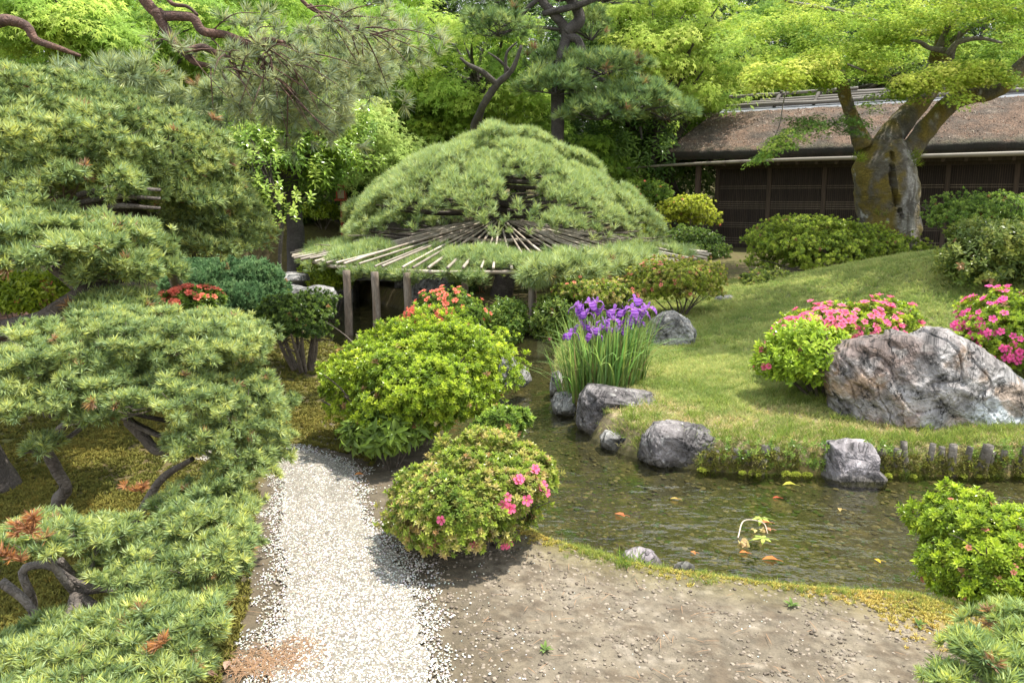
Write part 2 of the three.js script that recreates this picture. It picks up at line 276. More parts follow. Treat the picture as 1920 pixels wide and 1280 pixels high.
// [signed distance from the water's edge (negative in the stream), 1 on the far bank]
function stream(x, z) {
  if (x < -12 || x > 15 || z < -19 || z > -1) return [9, z < -8 ? 1 : 0];
  const n = segDist(x, z, nearBank), f = segDist(x, z, farBank), d = Math.min(n, f);
  return [inStream(x, z) ? -d : d, f < n ? 1 : 0];
}
const WATER = -0.16;
const bump = (x, d, cx, cd, sx, sd) => Math.exp(-(((x - cx) / sx) ** 2) - ((d - cd) / sd) ** 2);
function land(x, d) {
  let h = 0.02 * noise(x * 0.8, d * 0.8, 3) + 0.012 * noise(x * 2.6, d * 2.6, 8);
  h += 0.86 * bump(x, d, 6.2, 10.3, 2.9, 2.5) + 0.1 * sst(5, 6.5, d) * sst(0.3, 1.5, x);       // the lawn mound
  h += 0.32 * sst(12.5, 15, d) * sst(2, 4, x);                                               // house terrace
  h += 1.0 * bump(x, d, -5.6, 18, 2.6, 2.0) + 0.25 * bump(x, d, -3.4, 9, 1.6, 2.2);       // mossy bank at the back
  h += 0.1 * sst(9, 12, d) + 0.5 * sst(14, 20, d) * (1 - sst(3, 5, x)) + 5.5 * sst(26, 60, d);
  return h;
}
function ground(x, z) {
  const d = -z, [s, far] = stream(x, z), b = land(x, d);
  if (s > 1.2) return b;
  if (s < 0) return mix(-0.2, -0.31, sst(0, 0.5, -s)) + 0.03 * noise(x * 3, d * 3, 1) + 0.012 * noise(x * 9, d * 9, 4);
  return mix(-0.2, b, far ? sst(-0.02, 0.16, s) : sst(-0.03, 0.2, s));
}
const P3 = (x, d, dy = 0) => V(x, ground(x, -d) + dy, -d);
function axis(parts) { const a = []; for (const [from, to, step] of parts) for (let v = from; v < to - 1e-6; v += step) a.push(v); a.push(parts[parts.length - 1][1]); return a; }
const pathL = spline([[-0.85, 0.2], [-0.93, 1.8], [-0.96, 2.59], [-1.0, 2.87], [-1.05, 3.16], [-1.16, 3.57], [-1.28, 3.94], [-1.38, 4.4], [-1.5, 4.7], [-1.75, 4.95], [-2.05, 5.05]], 120);
const pathR = spline([[0.0, 0.2], [-0.12, 1.8], [-0.21, 2.59], [-0.27, 2.87], [-0.34, 3.16], [-0.48, 3.57], [-0.68, 3.94], [-0.85, 4.4], [-1.02, 4.95], [-1.5, 5.28], [-2.1, 5.35]], 120);
const pathPoly = [...pathL, ...pathR.slice().reverse()];
function pathDist(x, z) { let c = false; for (let i = 0, j = pathPoly.length - 1; i < pathPoly.length; j = i++) { const a = pathPoly[i], b = pathPoly[j]; if ((a.z > z) !== (b.z > z) && x < (b.x - a.x) * (z - a.z) / (b.z - a.z) + a.x) c = !c; } const d = Math.min(segDist(x, z, pathL), segDist(x, z, pathR)); return c ? -d : d; }
const isLawn = (x, d, s, far) => far && s > 0.05 && x > 0.3 && d > 4.8 && d < 13.2 && x < 12;
{
  const xs = axis([[-300, -40, 20], [-40, -12, 2], [-12, -4, 0.25], [-4, -1.6, 0.06], [-1.6, 3.4, 0.022], [3.4, 8, 0.07], [8, 14, 0.4], [14, 40, 2], [40, 300, 20]]);
  const ds = axis([[-60, -4, 8], [-4, 1.8, 0.4], [1.8, 6, 0.022], [6, 10, 0.05], [10, 16, 0.1], [16, 30, 0.5], [30, 60, 3], [60, 340, 20]]);
  const pos = [], uv = [], col = [], idx = [], W = xs.length;
  for (const d of ds) for (const x of xs) {
    const z = -d, [s, far] = stream(x, z); let y = ground(x, z);
    let c, soil = [0.135, 0.11, 0.077];
    const n1 = fbm(x * 1.3, d * 1.3, 5, 4), n2 = fbm(x * 6, d * 6, 9, 3), n3 = noise(x * 24, d * 24, 2);
    const lawn = isLawn(x, d, s, far), pd = x < 1 && x > -5 && d < 6.5 ? pathDist(x, z) : 9;
    if (s < 0.02) { c = mix3([0.095, 0.078, 0.045], [0.055, 0.053, 0.03], clamp(0.5 + 1.6 * n1)); c = mix3(c, [0.05, 0.085, 0.012], sst(0.12, 0.3, fbm(x * 1.7 + 7, d * 1.7, 1, 3))); c = mix3(c, [0.19, 0.15, 0.085], sst(0.05, 0.4, n2)); }
    else if (lawn) { const dry = sst(0.0, 0.3, 0.55 - s * 0.7 + 0.8 * n1) * sst(8.8, 6.4, d); c = mix3([0.11, 0.12, 0.035], [0.33, 0.26, 0.15], clamp(dry + 0.15 + 0.3 * n2)); }
    else if (d > 8 || x < -1.5) { c = mix3([0.085, 0.075, 0.016], [0.12, 0.085, 0.035], clamp(0.45 + 1.6 * n1)); c = mix3(c, [0.1, 0.1, 0.012], sst(0, 0.3, n2)); }
    else {
      c = mix3(soil, [0.205, 0.17, 0.122], clamp(0.45 + 1.2 * n1 + 0.6 * n2));
      c = mix3(c, [0.1, 0.074, 0.048], sst(0.02, 0.3, n2 + 0.6 * n3) * 0.8); c = mix3(c, [0.31, 0.265, 0.21], sst(0.15, 0.4, -n2 + 0.5 * n3) * 0.6);
      const damp = sst(0.4, 0.05, pd) * sst(-0.25, 0.15, n1 + 0.25);
      c = mix3(c, [0.105, 0.082, 0.05], damp * 0.8);
      c = mix3(c, [0.14, 0.12, 0.03], sst(0.5, 0.12, s) * 0.75);
      c = mix3(c, [0.27, 0.2, 0.06], sst(0.1, 0.5, x - 1.2 - 0.3 * n1) * sst(0.75, 0.3, s) * 0.6);
      const fine = sst(2.0, 2.4, d + 0.5) * sst(6.6, 5.5, d);
      y += fine * (0.009 * n2 + 0.007 * n3 + (x > -0.1 ? 0.006 * Math.max(0, noise(x * 13, d * 17, 6)) : 0)) * (s > 0.1 ? 1 : 0);
    }
    pos.push(x, y, z); uv.push(x * 1.6, z * 1.6); col.push(...c);
  }
  for (let j = 0; j < ds.length - 1; j++) for (let i = 0; i < W - 1; i++) { const a = j * W + i; idx.push(a, a + 1, a + W, a + 1, a + W + 1, a + W); }
  const g = new THREE.BufferGeometry();
  g.setAttribute('position', new THREE.Float32BufferAttribute(pos, 3)); g.setAttribute('uv', new THREE.Float32BufferAttribute(uv, 2)); g.setAttribute('color', new THREE.Float32BufferAttribute(col, 3)); g.setIndex(idx); g.computeVertexNormals();
  structure('ground', g, M.ground, 'garden soil, moss and stream bed');
}
{ // water
  const sh = new THREE.Shape(streamPoly.map((p) => new THREE.Vector2(p.x, -p.z))), g = new THREE.ShapeGeometry(sh);
  g.rotateX(-Math.PI / 2); g.translate(0, WATER, 0);
  const uv = g.attributes.uv; for (let i = 0; i < uv.count; i++) uv.setXY(i, uv.getX(i) * 1.1, uv.getY(i) * 1.6);
  structure('stream', g, M.water, 'clear shallow stream over brown pebbles');
}
{ // gravel path
  const pos = [], uv = [], idx = [], n = pathL.length, K = 10;
  for (let i = 0; i < n; i++) for (let k = 0; k <= K; k++) {
    let t = k / K; const wob = 0.09 * noise(i * 0.35, k, 4) + 0.1 * noise(i * 0.9, k, 9);
    t = mix(0.11, 0.89, t) + (k === 0 || k === K ? wob : 0);
    const x = mix(pathL[i].x, pathR[i].x, t), z = mix(pathL[i].z, pathR[i].z, t);
    pos.push(x, ground(x, z) + 0.006 + 0.012 * Math.sin(Math.PI * clamp(t)), z); uv.push(x, z);
  }
  for (let i = 0; i < n - 1; i++) for (let k = 0; k < K; k++) { const a = i * (K + 1) + k; idx.push(a, a + 1, a + K + 1, a + 1, a + K + 2, a + K + 1); }
  const g = new THREE.BufferGeometry(); g.setAttribute('position', new THREE.Float32BufferAttribute(pos, 3)); g.setAttribute('uv', new THREE.Float32BufferAttribute(uv, 2)); g.setIndex(idx); g.computeVertexNormals();
  structure('gravel_path', g, M.gravel, 'white gravel path curving through the garden');
  const R = rng(77), items = [];
  for (let i = 0; i < 180000; i++) {
    const d = 1.9 + 3.5 * Math.pow(R(), 1.25), x = -3.2 + 3.4 * R(), pd = pathDist(x, -d);
    if (pd > 0.3 || R() > sst(0.06, -0.05, pd + 0.1 * noise(x * 5, d * 5, 2) + 0.06 * noise(x * 17, d * 17, 2))) { if (!(pd < 0.3 && R() < 0.012)) continue; }
    const r = mix(0.0026, 0.0058, R() ** 2), k = R(), w = k < 0.15 ? [0.17, 0.145, 0.12] : k < 0.36 ? [0.34, 0.3, 0.24] : [0.54, 0.525, 0.49].map((q) => q * mix(0.85, 1.1, R()));
    items.push([x, ground(x, -d) + 0.006 + (pd < -0.04 ? 0.012 * Math.sin(Math.PI * clamp(-pd / 0.7)) : 0), -d, (R() - 0.5), 1, (R() - 0.5), r, ...w]);
  }
  stuffScatter('gravel', G.pebble, M.stone, items, 'white gravel stones spread on the curving path', 200);
}
// ---------------------------------------------------------------- rocks
// outline: points of the rock's silhouette in the photograph; it stands at distance d and is thick metres deep
function rock(name, label, outline, d, thick, look, seed, opt = {}) {
  const R = rng(seed), o = thing(name, label, opt.category ?? 'rock', opt.group);
  const pts = outline.map(([x, y]) => at(x, y, d)), cx = (Math.min(...pts.map((p) => p.x)) + Math.max(...pts.map((p) => p.x))) / 2, cy = (Math.min(...pts.map((p) => p.y)) + Math.max(...pts.map((p) => p.y))) / 2;
  const N = 180, rad = new Float32Array(N);
  for (let i = 0; i < N; i++) {
    const a = i / N * 6.2832, c = Math.cos(a), s = Math.sin(a); let best = 0.02;
    for (let k = 0; k < pts.length; k++) { const p = pts[k], q = pts[(k + 1) % pts.length], ax = p.x - cx, ay = p.y - cy, bx = q.x - p.x, by = q.y - p.y, den = c * by - s * bx; if (Math.abs(den) < 1e-9) continue; const t = (ax * by - ay * bx) / den, u = (ax * s - ay * c) / den; if (t > 0 && u >= -1e-6 && u <= 1 + 1e-6) best = Math.max(best, t); }
    rad[i] = best;
  }
  const at_ = (a) => { const k = ((a / 6.2832 + 1) % 1) * N, i = Math.floor(k) % N, f = k - Math.floor(k); return mix(rad[i], rad[(i + 1) % N], f); };
  const planes = []; for (let i = 0; i < (opt.cuts ?? 7); i++) { const n = rdir(R); n.z = Math.abs(n.z) * 0.9 + 0.15; n.normalize(); planes.push([n, mix(0.72, 0.92, R())]); }
  for (const p of opt.planes ?? []) planes.push([V(...p.slice(0, 3)).normalize(), p[3]]);
  const size = rad.reduce((a, b) => a + b) / N, g = mergeVertices(new THREE.IcosahedronGeometry(1, opt.detail ?? 26).deleteAttribute('uv').deleteAttribute('normal')), P = g.attributes.position, sc = (opt.rough ?? 1) * size, off = seed * 3.7;
  const fr = 1 / size, strata = opt.strata ?? [0.2, 1, 0.3];
  for (let i = 0; i < P.count; i++) {
    let x = P.getX(i), y = P.getY(i), z = P.getZ(i);
    const a = Math.atan2(y, x), rho = Math.hypot(x, y);
    // facets: the sphere cut by planes first
    let k = 1; for (const [n, h] of planes) { const q = n.x * x + n.y * y + n.z * z; if (q > 0.05) k = Math.min(k, h / q); }
    k = mix(k, 1, 0.12);
    const prof = Math.pow(rho, 0.75) * at_(a);
    x = Math.cos(a) * prof * mix(1, k, 0.75 * Math.abs(z)); y = Math.sin(a) * prof * mix(1, k, 0.75 * Math.abs(z)); z = Math.sign(z) * Math.pow(Math.abs(z), 0.85) * thick * k;
    const st = strata[0] * x + strata[1] * y + strata[2] * z, big = fbm(x * fr * 0.9 + off, y * fr * 0.9, z * fr * 0.9, 3), ridge = 1 - Math.abs(2 * fbm(x * fr * 1.6 + off, y * fr * 1.6, z * fr * 1.6 + 4, 4)), lay = noise(st * fr * 5 + 2 * big, off, x * fr * 0.6), fine = fbm(x * fr * 7 + off, y * fr * 7, z * fr * 7, 3), crease = Math.abs(noise(x * fr * 1.8 + off, st * fr * 3.4 + big, z * fr * 1.8));
    const te = st * fr * (opt.steps ?? 0) + 1.4 * big, tf = te - Math.floor(te), ter = opt.steps ? 0.07 * (Math.floor(te) % 2 ? 1 - sst(0.75, 1, tf) * 0.8 : 0.2 + sst(0.75, 1, tf) * 0.8) : 0;
    const h = sc * (ter + 0.13 * big + 0.06 * (ridge - 0.8) + 0.028 * lay + 0.03 * fine - (crease < 0.045 ? 0.055 * (1 - crease / 0.045) : 0)), l = Math.hypot(x, y, z) || 1;
    P.setXYZ(i, cx + x + x / l * h, cy + y + y / l * h, -d + z + z / l * h);
  }
  g.computeVertexNormals();
  const uv = new Float32Array(P.count * 2); for (let i = 0; i < P.count; i++) { uv[i * 2] = (P.getX(i) + 0.5 * P.getZ(i)) * 1.7; uv[i * 2 + 1] = (P.getY(i) + 0.7 * P.getZ(i)) * 1.7; } g.setAttribute('uv', new THREE.BufferAttribute(uv, 2));
  paint(g, (x, y, z, nx, ny, nz) => look(x, y, z, nx, ny, nz, fr, off, cx, cy).map((v) => Math.min(0.72, v * 1.3)));
  part('stone', g, M.rock, o);
  return o;
}
const lichen = (base, dark, pale, amt = 0.5) => (x, y, z, nx, ny, nz, fr, off) => {
  const a = fbm(x * fr * 1.5 + off, y * fr * 1.5, z * fr * 1.5, 4), b = fbm(x * fr * 5 + off, y * fr * 5, z * fr * 5, 3), c = fbm(x * fr * 11 - off, y * fr * 11, z * fr * 11, 2);
  let k = mix3(base, dark, sst(-0.1, 0.3, a + 0.4 * b)); k = mix3(k, pale, sst(0.16, 0.34, b + 0.35 * c) * amt); k = mix3(k, pale, sst(0.3, 0.42, c) * amt);
  return mix3(k, [0.07, 0.06, 0.04], sst(WATER + 0.07, WATER, y) * 0.8);
};
const boulderLook = (x, y, z, nx, ny, nz, fr, off, cx, cy) => {
  const a = fbm(x * 1.6 + 4, y * 1.6, z * 1.6, 4), b = fbm(x * 5, y * 7, z * 5 + 9, 4), c = fbm(x * 14, y * 14, z * 14, 3), diag = (x - cx) * 0.55 + (cy - y) * 0.9 + 0.35 * a;
  let k = mix3([0.37, 0.345, 0.335], [0.5, 0.53, 0.55], sst(-0.15, 0.2, diag));                    // grey-blue slab to the lower right
  k = mix3(k, [0.2, 0.13, 0.1], sst(0.0, 0.3, a + 0.5 * b - 0.25 * diag) * 0.85);                 // purple-brown patches
  k = mix3(k, [0.36, 0.22, 0.12], sst(0.12, 0.3, fbm(x * 2.2 + 30, y * 2.2, z * 2.2, 4) + 0.3 * b) * 0.7);   // rust
  k = mix3(k, [0.17, 0.14, 0.14], sst(0.2, 0.6, ny + 0.9 * b - 0.15) * sst(-0.02, 0.3, y - cy) * 0.5);   // dark weathered crown
  k = mix3(k, [0.5, 0.485, 0.46], sst(0.14, 0.3, b + 0.4 * c) * 0.4);
  return mix3(k, [0.1, 0.085, 0.08], sst(0.16, 0.3, -b + 0.5 * c) * 0.45);
};
rock('boulder', 'huge grey and rust boulder on the lawn in front of the pink azaleas', [[1545, 700], [1562, 672], [1600, 640], [1650, 630], [1690, 629], [1722, 640], [1748, 628], [1780, 627], [1815, 640], [1850, 668], [1880, 692], [1925, 720], [1975, 770], [1960, 846], [1850, 852], [1700, 850], [1610, 845], [1580, 800], [1560, 750]], 5.95, 0.42, boulderLook, 5, { detail: 104, cuts: 4, planes: [[0.25, 0.35, 1, 0.66], [-0.7, 0.2, 0.8, 0.72], [0.1, -0.3, 1, 0.7], [0.5, 0.05, 0.9, 0.75]], strata: [0.5, 0.9, 0.35], steps: 2.6, rough: 0.9, category: 'boulder' });
const purple = lichen([0.2, 0.18, 0.18], [0.1, 0.088, 0.09], [0.5, 0.48, 0.46], 0.6), greyL = lichen([0.28, 0.27, 0.26], [0.15, 0.14, 0.13], [0.52, 0.5, 0.47], 0.5), paleL = lichen([0.34, 0.33, 0.31], [0.2, 0.19, 0.17], [0.58, 0.56, 0.52], 0.6);
rock('bank_rock', 'long dark grey rock with flat bright top at the water, below the irises', [[1084, 745], [1100, 722], [1135, 724], [1180, 731], [1225, 742], [1262, 757], [1280, 780], [1262, 800], [1200, 812], [1130, 836], [1092, 828], [1082, 790]], 6.35, 0.34, purple, 12, { detail: 42, planes: [[-0.1, -0.15, 1, 0.62], [0.05, 1, 0.25, 0.72]], cuts: 5 });
rock('bank_rock', 'dark blunt rock with mossy foot beside the water, next to the log edging', [[1196, 860], [1207, 822], [1228, 795], [1268, 792], [1318, 800], [1345, 818], [1354, 850], [1350, 892], [1290, 900], [1215, 892]], 5.55, 0.26, purple, 17, { detail: 40, planes: [[0, 0, 1, 0.7], [0.1, 1, 0.3, 0.78]], cuts: 5 });
rock('bank_rock', 'small low grey rock between the two dark bank rocks', [[1124, 820], [1135, 808], [1170, 809], [1190, 815], [1192, 840], [1170, 852], [1130, 846]], 5.85, 0.14, greyL, 23, { detail: 18 });
rock('step_stone', 'smooth lilac grey stone standing in the water against the log edging', [[1550, 860], [1556, 830], [1590, 826], [1632, 828], [1642, 850], [1640, 875], [1658, 890], [1652, 912], [1600, 918], [1545, 910], [1538, 892], [1548, 876]], 5.22, 0.2, lichen([0.3, 0.27, 0.28], [0.19, 0.17, 0.18], [0.5, 0.48, 0.48], 0.35), 31, { detail: 34, planes: [[0, 0.55, 1, 0.55]], rough: 0.6, category: 'stone' });
rock('bank_rock', 'rounded grey streaked rock on the lawn behind the irises', [[1214, 625], [1222, 600], [1245, 585], [1268, 583], [1292, 600], [1305, 620], [1304, 642], [1285, 660], [1225, 662], [1212, 650]], 8.6, 0.3, greyL, 37, { detail: 32, planes: [[0, 0.2, 1, 0.75]] });
rock('bank_rock', 'pale grey wet rock at the foot of the irises', [[1034, 752], [1042, 736], [1062, 735], [1082, 745], [1090, 770], [1070, 785], [1036, 775]], 6.85, 0.16, paleL, 41, { detail: 24 });
rock('bank_rock', 'narrow upright pale rock at the water beside the irises', [[1030, 728], [1036, 700], [1048, 694], [1058, 706], [1058, 738], [1032, 742]], 7.5, 0.12, paleL, 43, { detail: 18 });
rock('bank_rock', 'grey wedge rock in the stream beyond the round azalea', [[930, 705], [940, 672], [958, 667], [970, 680], [990, 692], [998, 712], [985, 724], [940, 722]], 7.75, 0.2, greyL, 47, { detail: 28 });
rock('bank_rock', 'low lilac stone on the near bank at the edge of the soil', [[1163, 1050], [1172, 1036], [1200, 1028], [1225, 1034], [1241, 1054], [1238, 1070], [1166, 1070]], 3.86, 0.075, lichen([0.27, 0.235, 0.25], [0.19, 0.165, 0.175], [0.38, 0.35, 0.36], 0.25), 53, { detail: 20, rough: 0.6, category: 'stone' });
rock('bank_rock', 'tiny pale stone in the grass of the near bank', [[1264, 1064], [1272, 1056], [1292, 1055], [1304, 1062], [1302, 1074], [1266, 1075]], 3.8, 0.04, paleL, 59, { detail: 10, category: 'stone' });
rock('bank_rock', 'pale stone below the round azalea where the soil meets the stream', [[590, 722], [598, 711], [620, 710], [640, 716], [642, 730], [592, 732]], 7.6, 0.13, paleL, 61, { detail: 12, category: 'stone' });
rock('bank_rock', 'shaded upright rock under the leafy hedge at the water', [[905, 650], [915, 612], [945, 606], [965, 622], [968, 668], [905, 668]], 10.1, 0.25, greyL, 67, { detail: 24 });
rock('bank_rock', 'large shaded rock under the bamboo frame beside the stone bridge', [[765, 560], [775, 515], [810, 506], [848, 516], [856, 556], [850, 585], [770, 585]], 13.4, 0.5, greyL, 71, { detail: 26 });
[['broad flat-topped rock behind the dark shrub, nearest the bridge', [[560, 560], [566, 540], [592, 534], [622, 540], [632, 556], [628, 580], [562, 580]], 10.4, 0.3, 73], ['long pale rock topped with coral blossom beside the juniper', [[505, 555], [515, 538], [545, 534], [575, 540], [580, 556], [570, 575], [508, 575]], 10.7, 0.3, 79], ['low grey rock on the mossy bank above the pale rocks', [[505, 522], [520, 512], [550, 510], [575, 514], [580, 526], [506, 530]], 12.2, 0.3, 83],
  ['low pale rock at the foot of the orange azalea behind the lawn', [[1330, 575], [1345, 556], [1372, 553], [1385, 566], [1384, 582], [1332, 584]], 10.6, 0.2, 89], ['squat blue grey rock under the wide bush beside the lawn', [[1400, 565], [1408, 548], [1430, 543], [1452, 550], [1458, 566], [1402, 572]], 11.6, 0.22, 97], ['small grey rock at the lawn crest under the wide bush', [[1455, 562], [1465, 548], [1485, 545], [1496, 556], [1494, 568], [1457, 569]], 12, 0.18, 101],
  ['whitish upright rock under the wide bush by the house terrace', [[1541, 530], [1545, 508], [1562, 503], [1572, 512], [1572, 540], [1542, 540]], 13.1, 0.2, 103], ['grey block rock under the wide bush, with a flat top', [[1570, 532], [1574, 510], [1600, 506], [1622, 511], [1628, 528], [1600, 540], [1572, 540]], 13.0, 0.25, 107], ['pale grey rock at the water under the bamboo frame', [[1150, 560], [1160, 545], [1185, 541], [1200, 550], [1198, 566], [1152, 568]], 10.6, 0.2, 109]
].forEach(([l, o, d, t, s]) => rock('garden_rock', l, o, d, t, s % 2 ? greyL : paleL, s, { detail: 20 }));

// ---------------------------------------------------------------- log edging of the far bank
{
  const o = thing('log_edging', 'row of short weathered log stakes edging the water below the boulder', 'edging'), R = rng(400), mossItems = [];
  const tone = (x, y, z, nx, ny) => { const b = fbm(x * 14, y * 5, z * 14, 3); let c = mix3([0.33, 0.29, 0.245], [0.15, 0.125, 0.1], sst(-0.2, 0.25, b)); c = mix3(c, [0.13, 0.13, 0.02], sst(-0.02, 0.2, fbm(x * 6 + 3, y * 9, z * 6, 3)) * sst(0.02, -0.1, y) * 0.9); return mix3(c, [0.3, 0.28, 0.25], ny > 0.7 ? 0.6 : 0); };
  for (let x = 1.36; x < 4.9; x += 0.058 + 0.06 * R()) {
    if (x > 1.98 && x < 2.4) continue;
    const i = farBank.findIndex((p) => p.x < x), p = farBank[i - 1], q = farBank[i], t = (x - p.x) / (q.x - p.x), z = mix(p.z, q.z, t) - 0.02 - 0.07 * R(), r = mix(0.022, 0.038, R()), top = mix(-0.05, 0.05, R() ** 0.8) + (x > 2.5 ? 0.025 : -0.02), lean = (R() - 0.5) * 0.05;
    part('stake', limb([V(x, -0.42, z), V(x + lean, (top - 0.42) / 2, z), V(x + lean * 2, top, z + lean)], [r, r, r * 0.92], { seg: 9, rough: 0.16, step: 0.05, tone }), M.barkFine, o);
    for (let k = 0; k < 34; k++) if (R() < 0.8) mossItems.push([x + (R() - 0.5) * 0.09, WATER + 0.01 + Math.pow(R(), 1.6) * 0.13, z + 0.02 + R() * 0.035, (R() - 0.5), 0.7, 1, mix(0.6, 1.4, R()), ...mix3([0.16, 0.17, 0.015], [0.1, 0.085, 0.03], R())]);
  }
  for (let i = 0; i < 26; i++) { const x = mix(1.3, 4.4, R()), k = farBank.findIndex((p) => p.x < x), p = farBank[k - 1], q = farBank[k], z = mix(p.z, q.z, (x - p.x) / (q.x - p.x)) + 0.05, r = mix(0.008, 0.03, R() ** 2); for (let m = 0; m < 8 + r * 1100; m++) { const d = rdir(R); d.y = Math.abs(d.y); mossItems.push([x + d.x * r * 1.3, WATER + 0.004 + d.y * r * 0.8, z - 0.03 + 0.05 * noise(i, 3, 1) + d.z * r * 1.2, d.x, d.y + 0.2, d.z, mix(0.4, 0.8, R()), ...mix3([0.17, 0.21, 0.02], [0.36, 0.4, 0.05], R())]); } }
  foliage('moss', G.mossTuft, M.moss, mossItems, o, 410);
  const weeds = []; for (let i = 0; i < 260; i++) { const x = mix(1.4, 4.3, R()); if (noise(x * 2.3, 3, 1) < -0.05) continue; const k = farBank.findIndex((p) => p.x < x), p = farBank[k - 1], q = farBank[k], z = mix(p.z, q.z, (x - p.x) / (q.x - p.x)) - 0.06 * R() + 0.03; weeds.push([x, WATER + 0.04 + 0.2 * R(), z - 0.05, (R() - 0.5), 0.9, 0.7, mix(0.3, 0.65, R()), ...mix3([0.12, 0.22, 0.03], [0.3, 0.4, 0.07], R())]); }
  foliage('weeds', G.privet, M.glossy, weeds, o, 415);
}
// ---------------------------------------------------------------- stone slab bridge
{
  const o = thing('stone_bridge', 'flat granite slab bridge over the stream behind the bamboo frame', 'bridge');
  const slab = (a, b, w, h) => { const g = new THREE.BoxGeometry(a.distanceTo(b), h, w, 40, 4, 10), p = g.attributes.position; for (let i = 0; i < p.count; i++) { const k = 0.03 * fbm(p.getX(i) * 3, p.getY(i) * 6, p.getZ(i) * 3, 3); p.setXYZ(i, p.getX(i) * (1 + k), p.getY(i) + k, p.getZ(i) + k); } g.rotateY(-Math.atan2(b.z - a.z, b.x - a.x)); g.translate((a.x + b.x) / 2, (a.y + b.y) / 2, (a.z + b.z) / 2); g.computeVertexNormals(); return paint(g, (x, y, z) => mix3([0.26, 0.24, 0.22], [0.4, 0.38, 0.35], clamp(0.5 + 1.5 * fbm(x * 9, y * 9, z * 9, 3)))); };
  const a = at(636, 516, 14.6), b = at(775, 513, 14.6); a.y = b.y = 0.34;
  part('slab', slab(a, b, 0.8, 0.2), M.rock, o);
  for (const t of [0.06, 0.94]) { const c = a.clone().lerp(b, t); c.y = -0.17; part('support_stone', slab(V(c.x - 0.22, c.y, c.z), V(c.x + 0.22, c.y, c.z), 0.7, 0.82), M.rock, o); }
}
